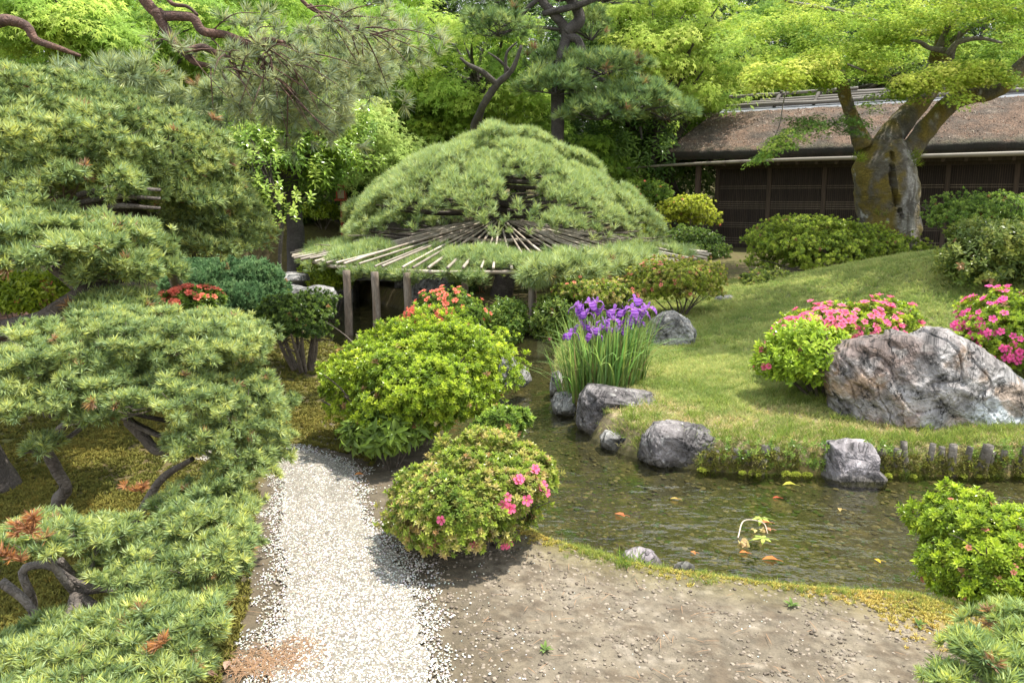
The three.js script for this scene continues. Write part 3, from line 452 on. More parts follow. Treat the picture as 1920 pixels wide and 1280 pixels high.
// ---------------------------------------------------------------- tea house
{
  const A0 = at(1340, 478, 19.5), house = thing('tea_house', 'low dark timber garden house with a shaggy brown bark roof and bamboo ridge', 'house'), turn = -Math.atan2(3.3, 5.34);
  house.position.set(A0.x, 0, A0.z); house.rotation.y = turn;
  const B = 0.36, EAVE = 2.6, RIDGE = 3.93, LEN = 8.6, DEEP = 4.8;
  const box = (x0, x1, y0, y1, z0, z1, tone = [0.05, 0.034, 0.024], s = 1) => { const g = new THREE.BoxGeometry(x1 - x0, y1 - y0, z1 - z0); g.translate((x0 + x1) / 2, (y0 + y1) / 2, (z0 + z1) / 2); const p = g.attributes.position, uv = g.attributes.uv; for (let i = 0; i < uv.count; i++) uv.setXY(i, (p.getX(i) + p.getZ(i)) * s, p.getY(i) * s * 0.4); return paint(g, (x, y, z) => tone.map((c) => c * (1 + 0.6 * noise(x * 3, y * 3, z * 3)))); };
  const step = 1.215, n = 7;
  for (let i = 0; i < n; i++) {
    const x0 = i * step, x1 = x0 + step, p = new THREE.Group(); p.name = 'wall_panel'; house.add(p);
    part('board_sheet', box(x0 + 0.05, x1 - 0.05, B + 0.16, 2.36, -0.045, -0.015, [0.034, 0.023, 0.017]), M.wood, p);
    for (const y of [0.62, 0.68, 0.74, 1.0, 1.05, 1.1, 1.44, 1.49, 1.54, 1.59, 1.9, 1.95, 2.0]) if (y < 2) part('rail', box(x0 + 0.05, x1 - 0.05, y, y + 0.018, -0.013, 0.008, [0.15, 0.115, 0.085]), M.wood, p);
    const R = rng(500 + i), sl = []; for (let x = x0 + 0.075; x < x1 - 0.06; x += 0.042) sl.push(box(x, x + 0.016, B + 0.16, 2.36, -0.013, 0.002 + 0.002 * R(), [0.055, 0.036, 0.025]));
    const lat = part('lattice', mergeGeometries(sl), M.wood, p, 'stuff');
  }
  for (let i = 0; i <= n; i++) part('wall_post', box(i * step - 0.05, i * step + 0.05, B - 0.05, 2.5, -0.08, 0.03, [0.075, 0.05, 0.035]), M.wood, house);
  part('sill_beam', box(-0.1, LEN, B + 0.03, B + 0.155, -0.1, 0.045, [0.2, 0.17, 0.14]), M.wood, house);
  part('lintel_beam', box(-0.1, LEN, 2.36, 2.5, -0.1, 0.045, [0.06, 0.042, 0.03]), M.wood, house);
  part('foundation', box(-0.6, LEN, -0.4, B + 0.02, -DEEP, 0.5, [0.3, 0.28, 0.25]), M.rock, house);
  part('end_wall', box(-0.03, 0.03, B, 2.5, -DEEP + 0.4, -0.1, [0.05, 0.036, 0.027]), M.wood, house);
  part('back_wall', box(-0.03, LEN, B, 2.5, -DEEP + 0.2, -DEEP + 0.26, [0.05, 0.036, 0.027]), M.wood, house);
  part('far_wall', box(LEN - 0.05, LEN, B, 2.5, -DEEP + 0.3, -0.1, [0.05, 0.036, 0.027]), M.wood, house);
  part('eave_beam', box(-1.0, LEN, 2.42, 2.52, 0.52, 0.64, [0.07, 0.05, 0.035]), M.wood, house);
  for (const x of [-0.34, 8.2]) part('corner_post', box(x, x + 0.11, 0.2, 2.42, 0.52, 0.63, [0.085, 0.055, 0.04]), M.wood, house);
  for (let x = -0.8; x < LEN; x += 0.4) part('rafter', (() => { const g = new THREE.BoxGeometry(0.06, 0.08, 1.3); g.rotateX(0.46); g.translate(x, 2.72, 0.3); return paint(g, flat([0.08, 0.055, 0.04])); })(), M.wood, house);
  { // bark roof: front slope, hips and back as one thick shaggy skin
    const roof = new THREE.Group(); roof.name = 'roof'; house.add(roof);
    const prof = [[1.02, EAVE - 0.05], [1.08, EAVE + 0.02], [1.07, EAVE + 0.12], [0.98, EAVE + 0.2], [0.7, EAVE + 0.36], [0.2, EAVE + 0.63], [-0.4, EAVE + 0.93], [-1, EAVE + 1.16], [-1.6, RIDGE - 0.2], [-2.15, RIDGE - 0.04], [-2.4, RIDGE], [-2.65, RIDGE - 0.04], [-3.2, RIDGE - 0.2], [-3.8, EAVE + 1.16], [-4.4, EAVE + 0.93], [-5, EAVE + 0.63], [-5.5, EAVE + 0.36], [-5.78, EAVE + 0.2], [-5.87, EAVE + 0.12], [-5.88, EAVE + 0.02], [-5.82, EAVE - 0.05], [-5.4, EAVE + 0.1], [-2.4, EAVE + 1.1], [0.6, EAVE + 0.1], [1.02, EAVE - 0.05]];
    const loop = []; for (let i = 0; i < prof.length - 1; i++) { const m = Math.max(1, Math.round(Math.hypot(prof[i + 1][0] - prof[i][0], prof[i + 1][1] - prof[i][1]) / 0.07)); for (let k = 0; k < m; k++) loop.push([mix(prof[i][0], prof[i + 1][0], k / m), mix(prof[i][1], prof[i + 1][1], k / m)]); }
    const pos = [], uv = [], idx = [], M2 = 150, Lp = loop.length;
    for (let i = 0; i <= M2; i++) for (let j = 0; j <= Lp; j++) {
      const [z, y] = loop[j % Lp], up = clamp((y - EAVE) / (RIDGE - EAVE)), x0 = mix(-1.08, -0.42, up), x = mix(x0, LEN + 1.0 - 0.66 * up, i / M2), round = i === 0 || i === M2 ? 0.06 : 0;
      const b = 0.03 * fbm(x * 2, z * 2, y * 2, 3) + 0.016 * fbm(x * 14, z * 14, y * 9, 2);
      pos.push(x + round * Math.sign(M2 / 2 - i) * 0.5, y + b - round, z + b); uv.push(x * 0.9, (z * 0.9 + (y < EAVE + 0.05 ? y * 2 : 0)));
    }
    for (let i = 0; i < M2; i++) for (let j = 0; j < Lp; j++) { const a = i * (Lp + 1) + j; idx.push(a, a + Lp + 1, a + 1, a + 1, a + Lp + 1, a + Lp + 2); }
    for (const e of [0, M2]) { const m = pos.length / 3, o = e * (Lp + 1); pos.push(e ? LEN + 0.5 : -0.75, EAVE + 0.6, -2.4); uv.push(0, 0); for (let j = 0; j < Lp; j++) idx.push(...(e ? [o + j, m, o + j + 1] : [o + j + 1, m, o + j])); }
    const g = new THREE.BufferGeometry(); g.setAttribute('position', new THREE.Float32BufferAttribute(pos, 3)); g.setAttribute('uv', new THREE.Float32BufferAttribute(uv, 2)); g.setIndex(idx); g.computeVertexNormals();
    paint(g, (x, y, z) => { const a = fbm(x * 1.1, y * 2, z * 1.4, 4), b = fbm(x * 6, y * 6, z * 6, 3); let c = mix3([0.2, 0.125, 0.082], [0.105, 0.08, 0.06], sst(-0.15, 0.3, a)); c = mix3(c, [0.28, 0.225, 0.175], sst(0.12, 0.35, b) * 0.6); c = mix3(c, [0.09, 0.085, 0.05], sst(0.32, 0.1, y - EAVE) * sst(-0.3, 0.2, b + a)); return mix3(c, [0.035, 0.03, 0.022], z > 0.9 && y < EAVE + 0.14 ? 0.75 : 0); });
    part('bark_covering', g, M.thatch, roof);
    const R = rng(540), chips = [];
    for (let i = 0; i < 5200; i++) { const t = R() ** 0.9, z = mix(1.0, -2.0, t), k = prof.findIndex((p) => p[0] < z), p = prof[k - 1], q = prof[k], y = mix(p[1], q[1], (z - p[0]) / (q[0] - p[0])), x = mix(-0.9, LEN, R()), w = R(); chips.push([x, y + 0.012, z, 0.4 * (R() - 0.5), 1, 0.5 + 0.4 * (R() - 0.5), mix(0.008, 0.028, R() ** 2), ...(w < 0.3 ? [0.4, 0.33, 0.26] : w < 0.6 ? [0.26, 0.15, 0.1] : [0.13, 0.1, 0.08])]); }
    foliage('bark_litter', G.chip, M.stone, chips, roof, 541);
    part('ridge_board', box(-0.62, LEN + 0.6, RIDGE - 0.02, RIDGE + 0.03, -2.72, -2.08, [0.18, 0.185, 0.2]), M.wood, roof);
    for (const [za, zb] of [[-2.08, -1.72], [-2.72, -3.08]]) { const q = new THREE.PlaneGeometry(LEN + 1.2, 0.42, 40, 1); q.rotateX(-Math.PI / 2 + (zb > za ? 1 : -1) * 0.36); q.translate(LEN / 2, RIDGE - 0.045, (za + zb) / 2); part('ridge_flashing', paint(q, flat([0.2, 0.21, 0.23])), M.wood, roof); }
    const pole = (y, z, x0, x1, r, seed) => { const R = rng(seed), pts = []; for (let i = 0; i <= 8; i++) pts.push(V(mix(x0, x1, i / 8), y + (R() - 0.5) * 0.03, z + (R() - 0.5) * 0.03)); return limb(pts, [r, r * 0.95, r * 0.9], { seg: 8, rough: 0.05, step: 0.1, max: 90, tone: (x, y2, z2) => mix3([0.11, 0.095, 0.08], [0.19, 0.165, 0.14], clamp(0.5 + fbm(x * 3, y2 * 20, z2 * 20, 2))) }); };
    [[RIDGE + 0.08, -2.0, -0.5, 8.9, 0.045], [RIDGE + 0.16, -2.14, -0.1, 8.9, 0.04], [RIDGE + 0.22, -2.26, 0.3, 8.9, 0.035], [RIDGE + 0.38, -2.4, -0.55, 2.6, 0.04], [RIDGE + 0.3, -2.4, 2.2, 8.9, 0.05], [RIDGE + 0.12, -2.75, -0.4, 8.9, 0.045]].forEach(([y, z, a, b, r], i) => part('ridge_pole', pole(y, z, a, b, r, 550 + i), M.bamboo, roof));
    for (const x of [0.75, 1.7, 3.6, 5.4, 7.2]) for (const s of [-1, 1]) part('ridge_tie', limb([V(x - 0.02, RIDGE + 0.02, -2.4 + s * 0.42), V(x, RIDGE + 0.24, -2.4 + s * 0.2), V(x + 0.05, RIDGE + 0.42, -2.4 - s * 0.08)], [0.04, 0.05, 0.035], { seg: 7, rough: 0.3, tone: flat([0.15, 0.13, 0.11]) }), M.barkFine, roof);
  }
  part('bamboo_gutter', limb([V(-2.25, 2.36, 1.14), V(-1, 2.43, 1.14), V(1.5, 2.49, 1.14), V(4, 2.5, 1.14), V(LEN, 2.52, 1.14)], [0.022, 0.036, 0.042, 0.046, 0.05], { seg: 10, rough: 0.04, step: 0.12, max: 90, tone: (x, y, z) => mix3([0.22, 0.19, 0.15], [0.12, 0.1, 0.08], Math.pow(Math.abs(Math.sin(x * 9)), 40) * 0.8 + 0.3 * clamp(0.5 + fbm(x * 4, y * 9, z * 9, 2))) }), M.bamboo, house);
}
// ---------------------------------------------------------------- red wooden lantern behind the dome pine
{
  const c = at(641, 385, 17), o = thing('garden_lantern', 'little red wooden post lantern beside the umbrella pine', 'lantern'), red = (k) => flat([0.36 * k, 0.07 * k, 0.03 * k]);
  o.position.copy(c); c.y = ground(c.x, c.z); o.position.y = 0;
  const base = c.y, top = at(641, 349, 17).y, bx = (w, h, d, y, k = 1) => { const g = new THREE.BoxGeometry(w, h, d); g.translate(0, y, 0); return paint(g, red(k)); };
  part('post', limb([V(0, base - 0.1, 0), V(0, top - 0.28, 0)], [0.045, 0.04], { tone: red(0.8), rough: 0.03, seg: 6 }), M.barkFine, o);
  part('platform', bx(0.26, 0.04, 0.26, top - 0.28, 0.9), M.wood, o);
  const b = new THREE.Group(); b.name = 'lamp_box'; o.add(b);
  for (const [x, z] of [[-1, -1], [1, -1], [-1, 1], [1, 1]]) { const g = new THREE.BoxGeometry(0.025, 0.2, 0.025); g.translate(x * 0.085, top - 0.16, z * 0.085); part('frame_post', paint(g, red(1.2)), M.wood, b); }
  const pane = new THREE.BoxGeometry(0.155, 0.17, 0.155); pane.translate(0, top - 0.165, 0); part('paper_pane', paint(pane, flat([0.45, 0.38, 0.26])), M.wood, b);
  const r = new THREE.ConeGeometry(0.24, 0.16, 4, 4); r.rotateY(Math.PI / 4); r.translate(0, top + 0.02, 0); const rp = r.attributes.position; for (let i = 0; i < rp.count; i++) if (rp.getY(i) < top - 0.05) rp.setY(i, rp.getY(i) + 0.6 * (Math.abs(rp.getX(i)) + Math.abs(rp.getZ(i)) > 0.3 ? 0.06 : 0)); r.computeVertexNormals();
  part('roof', paint(r, flat([0.42, 0.13, 0.06])), M.wood, o);
}
// ---------------------------------------------------------------- shrubs
// points on a lumpy clipped crown: half sizes r = [x, y, z] round c
function crownItems(c, r, n, seed, palette, o = {}) {
  const R = rng(seed), K = o.lobes ?? 34, lobes = [], out = [], low = o.low ?? -0.45, lum = o.lump ?? 0.2, off = seed * 2.3;
  for (let i = 0; i < K; i++) { const d = rdir(R); if (d.y < low) d.y = -d.y; lobes.push([d, mix(0.7, 1.15, R()), R()]); }
  const wide = (o.wide ?? 2.1) / Math.sqrt(K);
  for (let tries = 0; out.length < n && tries < n * 6; tries++) {
    const d = rdir(R); if (d.y < low) continue;
    let b = 0, tint = 0; for (const [l, s, q] of lobes) { const dot = l.dot(d); if (dot > 0.3) { const k = 1 - ((1 - dot) * 2) / (wide * wide * s * s); if (k > b) { b = k; tint = q; } } }
    b = Math.sqrt(Math.max(0, b));
    const deep = R() < (o.inner ?? 0.35) ? R() * 0.6 : 0.1 * R() * R(), gap = noise(d.x * 3.2 + off, d.y * 3.2, d.z * 3.2);
    if (gap < (o.gap ?? -0.38) && deep < 0.25) continue;
    const rad = (1 - lum + lum * b + (o.warp ?? 0.42) * fbm(d.x * 1.7 + off, d.y * 1.7, d.z * 1.7, 3) + 0.05 * (R() - 0.5) + (R() < 0.11 ? 0.17 * R() : 0)) * (1 - deep);
    const x = c.x + d.x * r[0] * rad, y = c.y + d.y * r[1] * rad, z = c.z + d.z * r[2] * rad;
    if (o.clip && o.clip(x, y, z)) continue;
    if (y < ground(x, z) + 0.01) continue;
    const nx = d.x / r[0], ny = d.y / r[1], nz = d.z / r[2], l = Math.hypot(nx, ny, nz), up = o.up ?? 0.55, j = o.jit ?? 0.5;
    const q = clamp(0.28 * tint + 0.72 * R() + 0.3 * gap), cc = palette.length === 2 ? mix3(palette[0], palette[1], q) : q < 0.5 ? mix3(palette[0], palette[1], q * 2) : mix3(palette[1], palette[2], q * 2 - 1);
    out.push([x, y, z, nx / l + (R() - 0.5) * j, ny / l + up + (R() - 0.5) * j, nz / l + (R() - 0.5) * j, (o.size ?? 1) * mix(0.7, 1.25, R()), ...(R() < (o.dead ?? 0.012) ? [0.36, 0.21, 0.1] : cc)]);
  }
  return out;
}
function stems(c, r, foot, seed, o = {}) {
  const R = rng(seed), gs = [], n = o.stems ?? 9, tone = o.tone ?? barkTone([0.22, 0.18, 0.14], [0.11, 0.085, 0.065], 14), w = o.stemW ?? 0.011;
  for (let i = 0; i < n; i++) {
    const a = i / n * 6.2832 + R(), q = mix(0.35, 0.85, R()), e = V(c.x + Math.cos(a) * r[0] * q, c.y + r[1] * mix(-0.3, 0.6, R()), c.z + Math.sin(a) * r[2] * q), f = V(foot.x + Math.cos(a) * w * 2.5, foot.y - 0.05, foot.z + Math.sin(a) * w * 2.5), m = f.clone().lerp(e, 0.45).add(V((R() - 0.5) * 0.15 * r[0], 0.06 * r[1], (R() - 0.5) * 0.15 * r[0]));
    gs.push(limb([f, m, e], [w, w * 0.7, w * 0.3], { seg: 6, rough: 0.25, step: 0.08, max: 14, tone, cap: false }));
    for (let k = 0; k < 3; k++) { const s = m.clone().lerp(e, R() * 0.8), e2 = s.clone().add(V((R() - 0.5) * r[0] * 0.8, R() * r[1] * 0.5, (R() - 0.5) * r[2] * 0.8)); gs.push(limb([s, s.clone().lerp(e2, 0.5).add(V(0, 0.02, 0)), e2], [w * 0.45, w * 0.3, w * 0.16], { seg: 4, rough: 0.2, step: 0.1, max: 6, tone, cap: false })); }
  }
  return mergeGeometries(gs);
}
function shrub(name, label, category, px, py, d, rw, rh, o) {
  const t = thing(name, label, category, o.group), c = at(px, py, d), s = d / FOC * 1.02, k0 = (o.blobs ?? 6) < 2 ? 1 : 1.17, r = [rw * s * k0, rh * s * k0, (o.rz ?? rw * s * 0.85) * k0], foot = o.foot ?? V(c.x, ground(c.x, c.z), c.z);
  const items = [], nb = o.blobs ?? 6, Rb = rng(o.seed + 5);
  if (nb < 2) items.push(...crownItems(c, r, o.n, o.seed, o.palette, o));
  else for (let i = 0; i < nb; i++) { // several overlapping clumps make the outline
    const a = i / nb * 6.2832 + Rb(), q = i ? mix(0.3, 0.52, Rb()) : 0, k = i ? mix(0.42, 0.62, Rb()) : 0.74;
    items.push(...crownItems(V(c.x + Math.cos(a) * q * r[0], c.y + r[1] * (i ? mix(-0.34, 0.4, Rb()) : 0), c.z + Math.sin(a) * q * r[2]), [r[0] * k, r[1] * k * 1.05, r[2] * k], Math.round(o.n * (i ? 0.72 / (nb - 1) : 0.36)), o.seed + i * 17, o.palette, { ...o, lobes: Math.round((o.lobes ?? 34) * 0.6), inner: 0.25 }));
  }
  foliage('foliage', o.geo, o.mat ?? M.glossy, items, t, o.seed);
  part('stem', stems(c, r, foot, o.seed, o), M.barkFine, t);
  if (o.flowers) {
    const f = o.flowers, R = rng(o.seed + 9), geos = [0.9, 1, 1.1].map((k) => azaleaFlower(f.size * k, 5, f.col.map((x, i) => x * mix(0.9, 1.12, k - 0.5)), f.throat));
    let m = 0;
    for (let tries = 0; m < f.n && tries < 9000; tries++) {
      const q = items[Math.floor(R() * items.length)], v = V(q[0] - c.x, q[1] - c.y, q[2] - c.z), rel = Math.sqrt((v.x / r[0]) ** 2 + (v.y / r[1]) ** 2 + (v.z / r[2]) ** 2);
      if (rel < (f.min ?? 0.62) || v.z < -0.45 * r[2] || (f.where && !f.where(v.x / r[0], v.y / r[1], v.z / r[2], R))) continue;
      const nrm = V(v.x / r[0] / r[0], v.y / r[1] / r[1], v.z / r[2] / r[2]).normalize();
      const w = part('flower', geos[m % 3], M.petal, t); w.position.set(q[0], q[1], q[2]).addScaledVector(nrm, 0.012 + f.size * 0.25);
      w.quaternion.setFromUnitVectors(UP, nrm.add(V((R() - 0.5) * 0.8, 0.25 + (R() - 0.5) * 0.6, 0.25 + (R() - 0.5) * 0.7)).normalize()).multiply(_q2.setFromAxisAngle(UP, R() * 6.28)); m++;
    }
  }
  return { t, c, r };
}
const PAL = { bright: [[0.12, 0.2, 0.02], [0.29, 0.4, 0.03], [0.5, 0.58, 0.05]], green: [[0.07, 0.14, 0.022], [0.16, 0.26, 0.035], [0.32, 0.42, 0.06]], dark: [[0.05, 0.1, 0.022], [0.11, 0.18, 0.032], [0.22, 0.3, 0.05]], olive: [[0.07, 0.12, 0.025], [0.16, 0.22, 0.04], [0.38, 0.4, 0.09]], pinky: [[0.12, 0.2, 0.03], [0.3, 0.38, 0.05], [0.55, 0.4, 0.2]], yellow: [[0.22, 0.28, 0.03], [0.42, 0.47, 0.05], [0.6, 0.62, 0.1]] };
const PINK = { col: [0.85, 0.17, 0.33], throat: [0.66, 0.06, 0.17] }, CORAL = { col: [0.86, 0.22, 0.15], throat: [0.62, 0.07, 0.04] };
shrub('round_azalea', 'big rounded bright green azalea without flowers between the path and the stream', 'azalea', 784, 708, 5.35, 196, 106, { n: 11000, seed: 601, geo: G.azalea, palette: PAL.bright, lump: 0.24, lobes: 46, low: -0.75, gap: -0.42, stems: 12, stemW: 0.018, rz: 0.6, blobs: 8, foot: P3(-0.72, 5.35), size: 0.95 });
shrub('leafy_plant', 'broad pale leaves sprouting under the round azalea beside the path', 'plant', 732, 810, 4.9, 66, 26, { n: 172, seed: 605, geo: G.lance, mat: M.glossy, palette: [[0.12, 0.2, 0.03], [0.24, 0.36, 0.05]], lobes: 10, stems: 6, size: 0.8, stemW: 0.006 });
shrub('small_azalea', 'small drooping dark azalea leaning over the stream behind the blooming azalea', 'azalea', 942, 800, 4.75, 48, 42, { n: 684, seed: 609, geo: G.azalea, palette: PAL.green, lobes: 12, stems: 5, stemW: 0.007, foot: P3(-0.36, 5.0) });
shrub('blooming_azalea', 'low azalea with pale coral buds and a few pink flowers beside the path', 'azalea', 897, 932, 3.72, 163, 104, { n: 6200, seed: 613, geo: G.azalea, palette: PAL.pinky, lump: 0.22, lobes: 30, low: -0.6, gap: -0.34, stems: 14, stemW: 0.009, rz: 0.36, foot: P3(-0.12, 3.72), size: 0.82, flowers: { ...PINK, n: 16, size: 0.046, min: 0.7, where: (x, y, z, R) => z > 0.1 && y < 0.5 && (x > 0.2 || (x > -0.4 && R() < 0.12)) } });
shrub('bank_azalea', 'bright azalea with withered pink buds on the near bank above the little pine', 'azalea', 1872, 1050, 3.35, 150, 108, { n: 4896, seed: 617, geo: G.azalea, palette: PAL.bright, lump: 0.2, lobes: 30, low: -0.6, stems: 12, stemW: 0.009, rz: 0.33, size: 0.95, flowers: { col: [0.6, 0.22, 0.17], throat: [0.5, 0.12, 0.08], n: 22, size: 0.026 } });
shrub('pink_azalea', 'dome of small pink flowers behind the light green shrub at the boulder', 'azalea', 1590, 635, 6.7, 136, 70, { n: 3744, seed: 621, geo: G.azalea, palette: PAL.bright, lobes: 24, low: -0.4, stems: 9, stemW: 0.013, rz: 0.48, size: 1.05, flowers: { ...PINK, n: 280, size: 0.058, where: (x, y) => y > -0.2 } });
shrub('light_shrub', 'light green broad leaved shrub on a twisted stem, tight against the boulder', 'shrub', 1508, 668, 6.25, 86, 58, { n: 648, seed: 625, geo: G.privet, palette: [[0.18, 0.3, 0.025], [0.35, 0.5, 0.04], [0.52, 0.64, 0.07]], lobes: 16, low: -0.5, stems: 8, stemW: 0.016, foot: P3(2.52, 6.35), size: 1.15, flowers: { ...PINK, n: 8, size: 0.05, where: (x) => x < -0.6 } });
shrub('magenta_azalea', 'tall magenta flowering azalea behind the boulder, cut by the frame edge', 'azalea', 1905, 625, 6.9, 118, 92, { n: 3744, seed: 629, geo: G.azalea, palette: PAL.bright, lobes: 24, low: -0.6, stems: 9, stemW: 0.012, rz: 0.48, size: 1.05, flowers: { col: [0.85, 0.12, 0.38], throat: [0.62, 0.04, 0.2], n: 290, size: 0.06 } });
shrub('coral_azalea', 'coral red azalea hummock by the frame posts at the water', 'azalea', 840, 588, 9.7, 86, 50, { n: 1872, seed: 633, geo: G.azaleaFar, palette: PAL.green, lobes: 20, stems: 8, rz: 0.42, size: 0.8, foot: P3(-0.6, 10.2), flowers: { ...CORAL, n: 170, size: 0.06, where: (x, y, z, R) => y > -0.25 && (x < 0.2 || R() < 0.1) } });
shrub('coral_azalea', 'coral red azalea between the juniper and the white pine', 'azalea', 362, 574, 5.9, 62, 34, { rz: 0.25, n: 1080, seed: 637, geo: G.azalea, palette: PAL.green, lobes: 14, stems: 8, size: 1.1, flowers: { ...CORAL, n: 120, size: 0.052, where: (x, y) => y > -0.25 } });
shrub('coral_azalea', 'scattered red flowers half hidden behind the white pine limb', 'azalea', 70, 560, 6.0, 90, 38, { n: 1152, seed: 639, geo: G.broad, palette: PAL.bright, lobes: 14, stems: 8, size: 0.9, flowers: { ...CORAL, n: 30, size: 0.05 } });
shrub('dark_shrub', 'dark glossy shrub on a gnarled stem between the white pine and round azalea', 'shrub', 552, 605, 7.4, 82, 62, { n: 2304, seed: 641, geo: G.azaleaFar, palette: PAL.dark, lobes: 24, low: -0.45, stems: 9, stemW: 0.025, rz: 0.36, size: 0.75, foot: P3(-2.0, 7.5) });
shrub('hedge_shrub', 'leafy green shrub at the water, touching the front post of the frame', 'shrub', 952, 612, 9.75, 44, 52, { n: 1080, seed: 645, geo: G.broad, palette: PAL.green, lobes: 14, low: -0.8, rz: 0.3, size: 0.85, stems: 6 });
shrub('hedge_shrub', 'leafy green shrub at the water between the frame post and the irises', 'shrub', 1048, 608, 9.6, 52, 54, { n: 1368, seed: 649, geo: G.broad, palette: [[0.07, 0.13, 0.02], [0.14, 0.22, 0.03], [0.26, 0.32, 0.05]], lobes: 16, low: -0.8, rz: 0.35, size: 0.85, stems: 6, flowers: { ...PINK, n: 5, size: 0.05, where: (x, y) => y < 0 } });
shrub('orange_azalea', 'low azalea with faded orange blossom behind the irises', 'azalea', 1125, 556, 9.7, 82, 32, { n: 1584, seed: 653, geo: G.azaleaFar, palette: PAL.pinky, lobes: 18, rz: 0.45, size: 0.8, stems: 7, flowers: { col: [0.75, 0.22, 0.15], throat: [0.5, 0.1, 0.06], n: 34, size: 0.045 } });
shrub('orange_azalea', 'wide azalea with faded orange pink blossom above the round rock', 'azalea', 1278, 535, 9.9, 98, 48, { n: 2736, seed: 657, geo: G.azaleaFar, palette: [[0.18, 0.25, 0.03], [0.38, 0.43, 0.06], [0.6, 0.48, 0.2]], lobes: 24, rz: 0.5, size: 0.8, stems: 9, flowers: { col: [0.78, 0.24, 0.2], throat: [0.5, 0.1, 0.08], n: 60, size: 0.045, where: (x, y) => y > -0.2 } });
shrub('clipped_shrub', 'dark clipped round shrub at the tip of the bamboo frame', 'shrub', 1288, 470, 15.6, 80, 44, { n: 2304, seed: 661, geo: G.azaleaFar, palette: PAL.dark, lobes: 26, low: -0.8, size: 1, stems: 6, gap: -0.6, blobs: 1 });
shrub('wide_shrub', 'wide sunlit green bush in front of the garden house and maple trunk', 'bush', 1570, 478, 12.4, 186, 68, { n: 6840, seed: 665, geo: G.azaleaFar, palette: [[0.14, 0.22, 0.03], [0.32, 0.41, 0.055], [0.54, 0.6, 0.11]], lobes: 44, low: -0.5, rz: 0.7, size: 0.95, stems: 16, stemW: 0.02, lump: 0.28, gap: -0.3 });
shrub('low_shrub', 'straggly low shrub among the stones under the wide bush', 'shrub', 1440, 528, 11.5, 58, 26, { n: 648, seed: 669, geo: G.azaleaFar, palette: PAL.olive, lobes: 12, size: 0.8, stems: 12, stemW: 0.008, gap: -0.15 });
shrub('tall_shrub', 'soft green spreading shrub against the dark wall beside the maple', 'shrub', 1850, 402, 12.2, 118, 48, { n: 2592, seed: 673, geo: G.azaleaFar, palette: [[0.09, 0.17, 0.03], [0.2, 0.31, 0.06], [0.36, 0.46, 0.11]], lobes: 26, low: -0.7, rz: 0.6, size: 0.95, stems: 10, stemW: 0.016, lump: 0.3, gap: -0.2 });
shrub('camellia', 'olive leaved camellia above the magenta azalea', 'shrub', 1890, 475, 9.2, 112, 62, { n: 1656, seed: 677, geo: G.broad, palette: PAL.olive, lobes: 22, low: -0.8, rz: 0.55, size: 0.95, stems: 10, stemW: 0.014, gap: -0.2 });
shrub('distant_shrub', 'round green shrub with red specks behind the umbrella pine', 'shrub', 1222, 372, 18, 44, 30, { n: 936, seed: 681, geo: G.azaleaFar, palette: PAL.green, lobes: 16, size: 1.2, stems: 6, flowers: { ...CORAL, n: 6, size: 0.07 } });
shrub('distant_shrub', 'yellow green layered shrub beside the corner post of the house', 'shrub', 1296, 398, 17.5, 58, 34, { n: 1224, seed: 685, geo: G.azaleaFar, palette: PAL.yellow, lobes: 14, size: 1.2, stems: 8, gap: -0.2, flowers: { ...CORAL, n: 5, size: 0.07 } });
shrub('distant_shrub', 'yellowish shrub behind the dome pine, below the bark roof corner', 'shrub', 1215, 425, 17, 34, 26, { n: 576, seed: 689, geo: G.azaleaFar, palette: PAL.yellow, lobes: 12, size: 1.1, stems: 6 });
shrub('distant_shrub', 'bright maple seedlings on the moss behind the lantern', 'shrub', 605, 400, 17.4, 40, 16, { n: 302, seed: 693, geo: G.broad, palette: PAL.bright, lobes: 10, size: 1.2, stems: 6 });
shrub('distant_shrub', 'dark low shrub at the foot of the shaded trunk', 'shrub', 560, 428, 17.6, 40, 20, { n: 504, seed: 697, geo: G.broad, palette: PAL.dark, lobes: 12, size: 1.2, stems: 6 });
shrub('frame_shrub', 'glossy shrub hanging under the far end of the bamboo frame', 'shrub', 622, 512, 12.9, 46, 36, { n: 648, seed: 699, geo: G.broad, palette: PAL.bright, lobes: 12, low: -0.8, size: 1, stems: 6 });
shrub('frame_shrub', 'dark shrub under the middle of the bamboo frame', 'shrub', 830, 535, 13.6, 62, 34, { n: 648, seed: 703, geo: G.lance, palette: PAL.dark, lobes: 12, low: -0.8, size: 0.7, stems: 6 });
shrub('frame_shrub', 'dark shrub in the shade behind the orange azaleas', 'shrub', 1130, 520, 13.6, 80, 30, { n: 792, seed: 707, geo: G.broad, palette: PAL.dark, lobes: 12, low: -0.8, size: 1, stems: 6 });
{ // juniper: flat blue green cushions
  const t = thing('juniper', 'blue green cushion juniper beside the coral azalea', 'juniper'), c = at(425, 545, 8.7), items = [];
  for (const [px, py, rw, rh, d] of [[425, 540, 100, 40, 8.7], [370, 548, 60, 26, 8.4], [480, 545, 44, 34, 8.5], [430, 575, 80, 26, 8.2], [400, 520, 70, 20, 8.9]]) { const q = at(px, py, d), s = d / FOC; items.push(...crownItems(q, [rw * s, rh * s, rw * s * 0.8], 1300, 711 + px, [[0.07, 0.15, 0.06], [0.15, 0.27, 0.11], [0.27, 0.4, 0.17]], { lobes: 26, lump: 0.35, low: -0.5, up: 0.7, inner: 0.25, size: 1.15 })); }
  foliage('foliage', G.juniper, M.needle, items, t, 712);
  part('stem', stems(c, [0.5, 0.25, 0.4], V(c.x, ground(c.x, c.z), c.z), 713, { stemW: 0.02 }), M.barkFine, t);
}
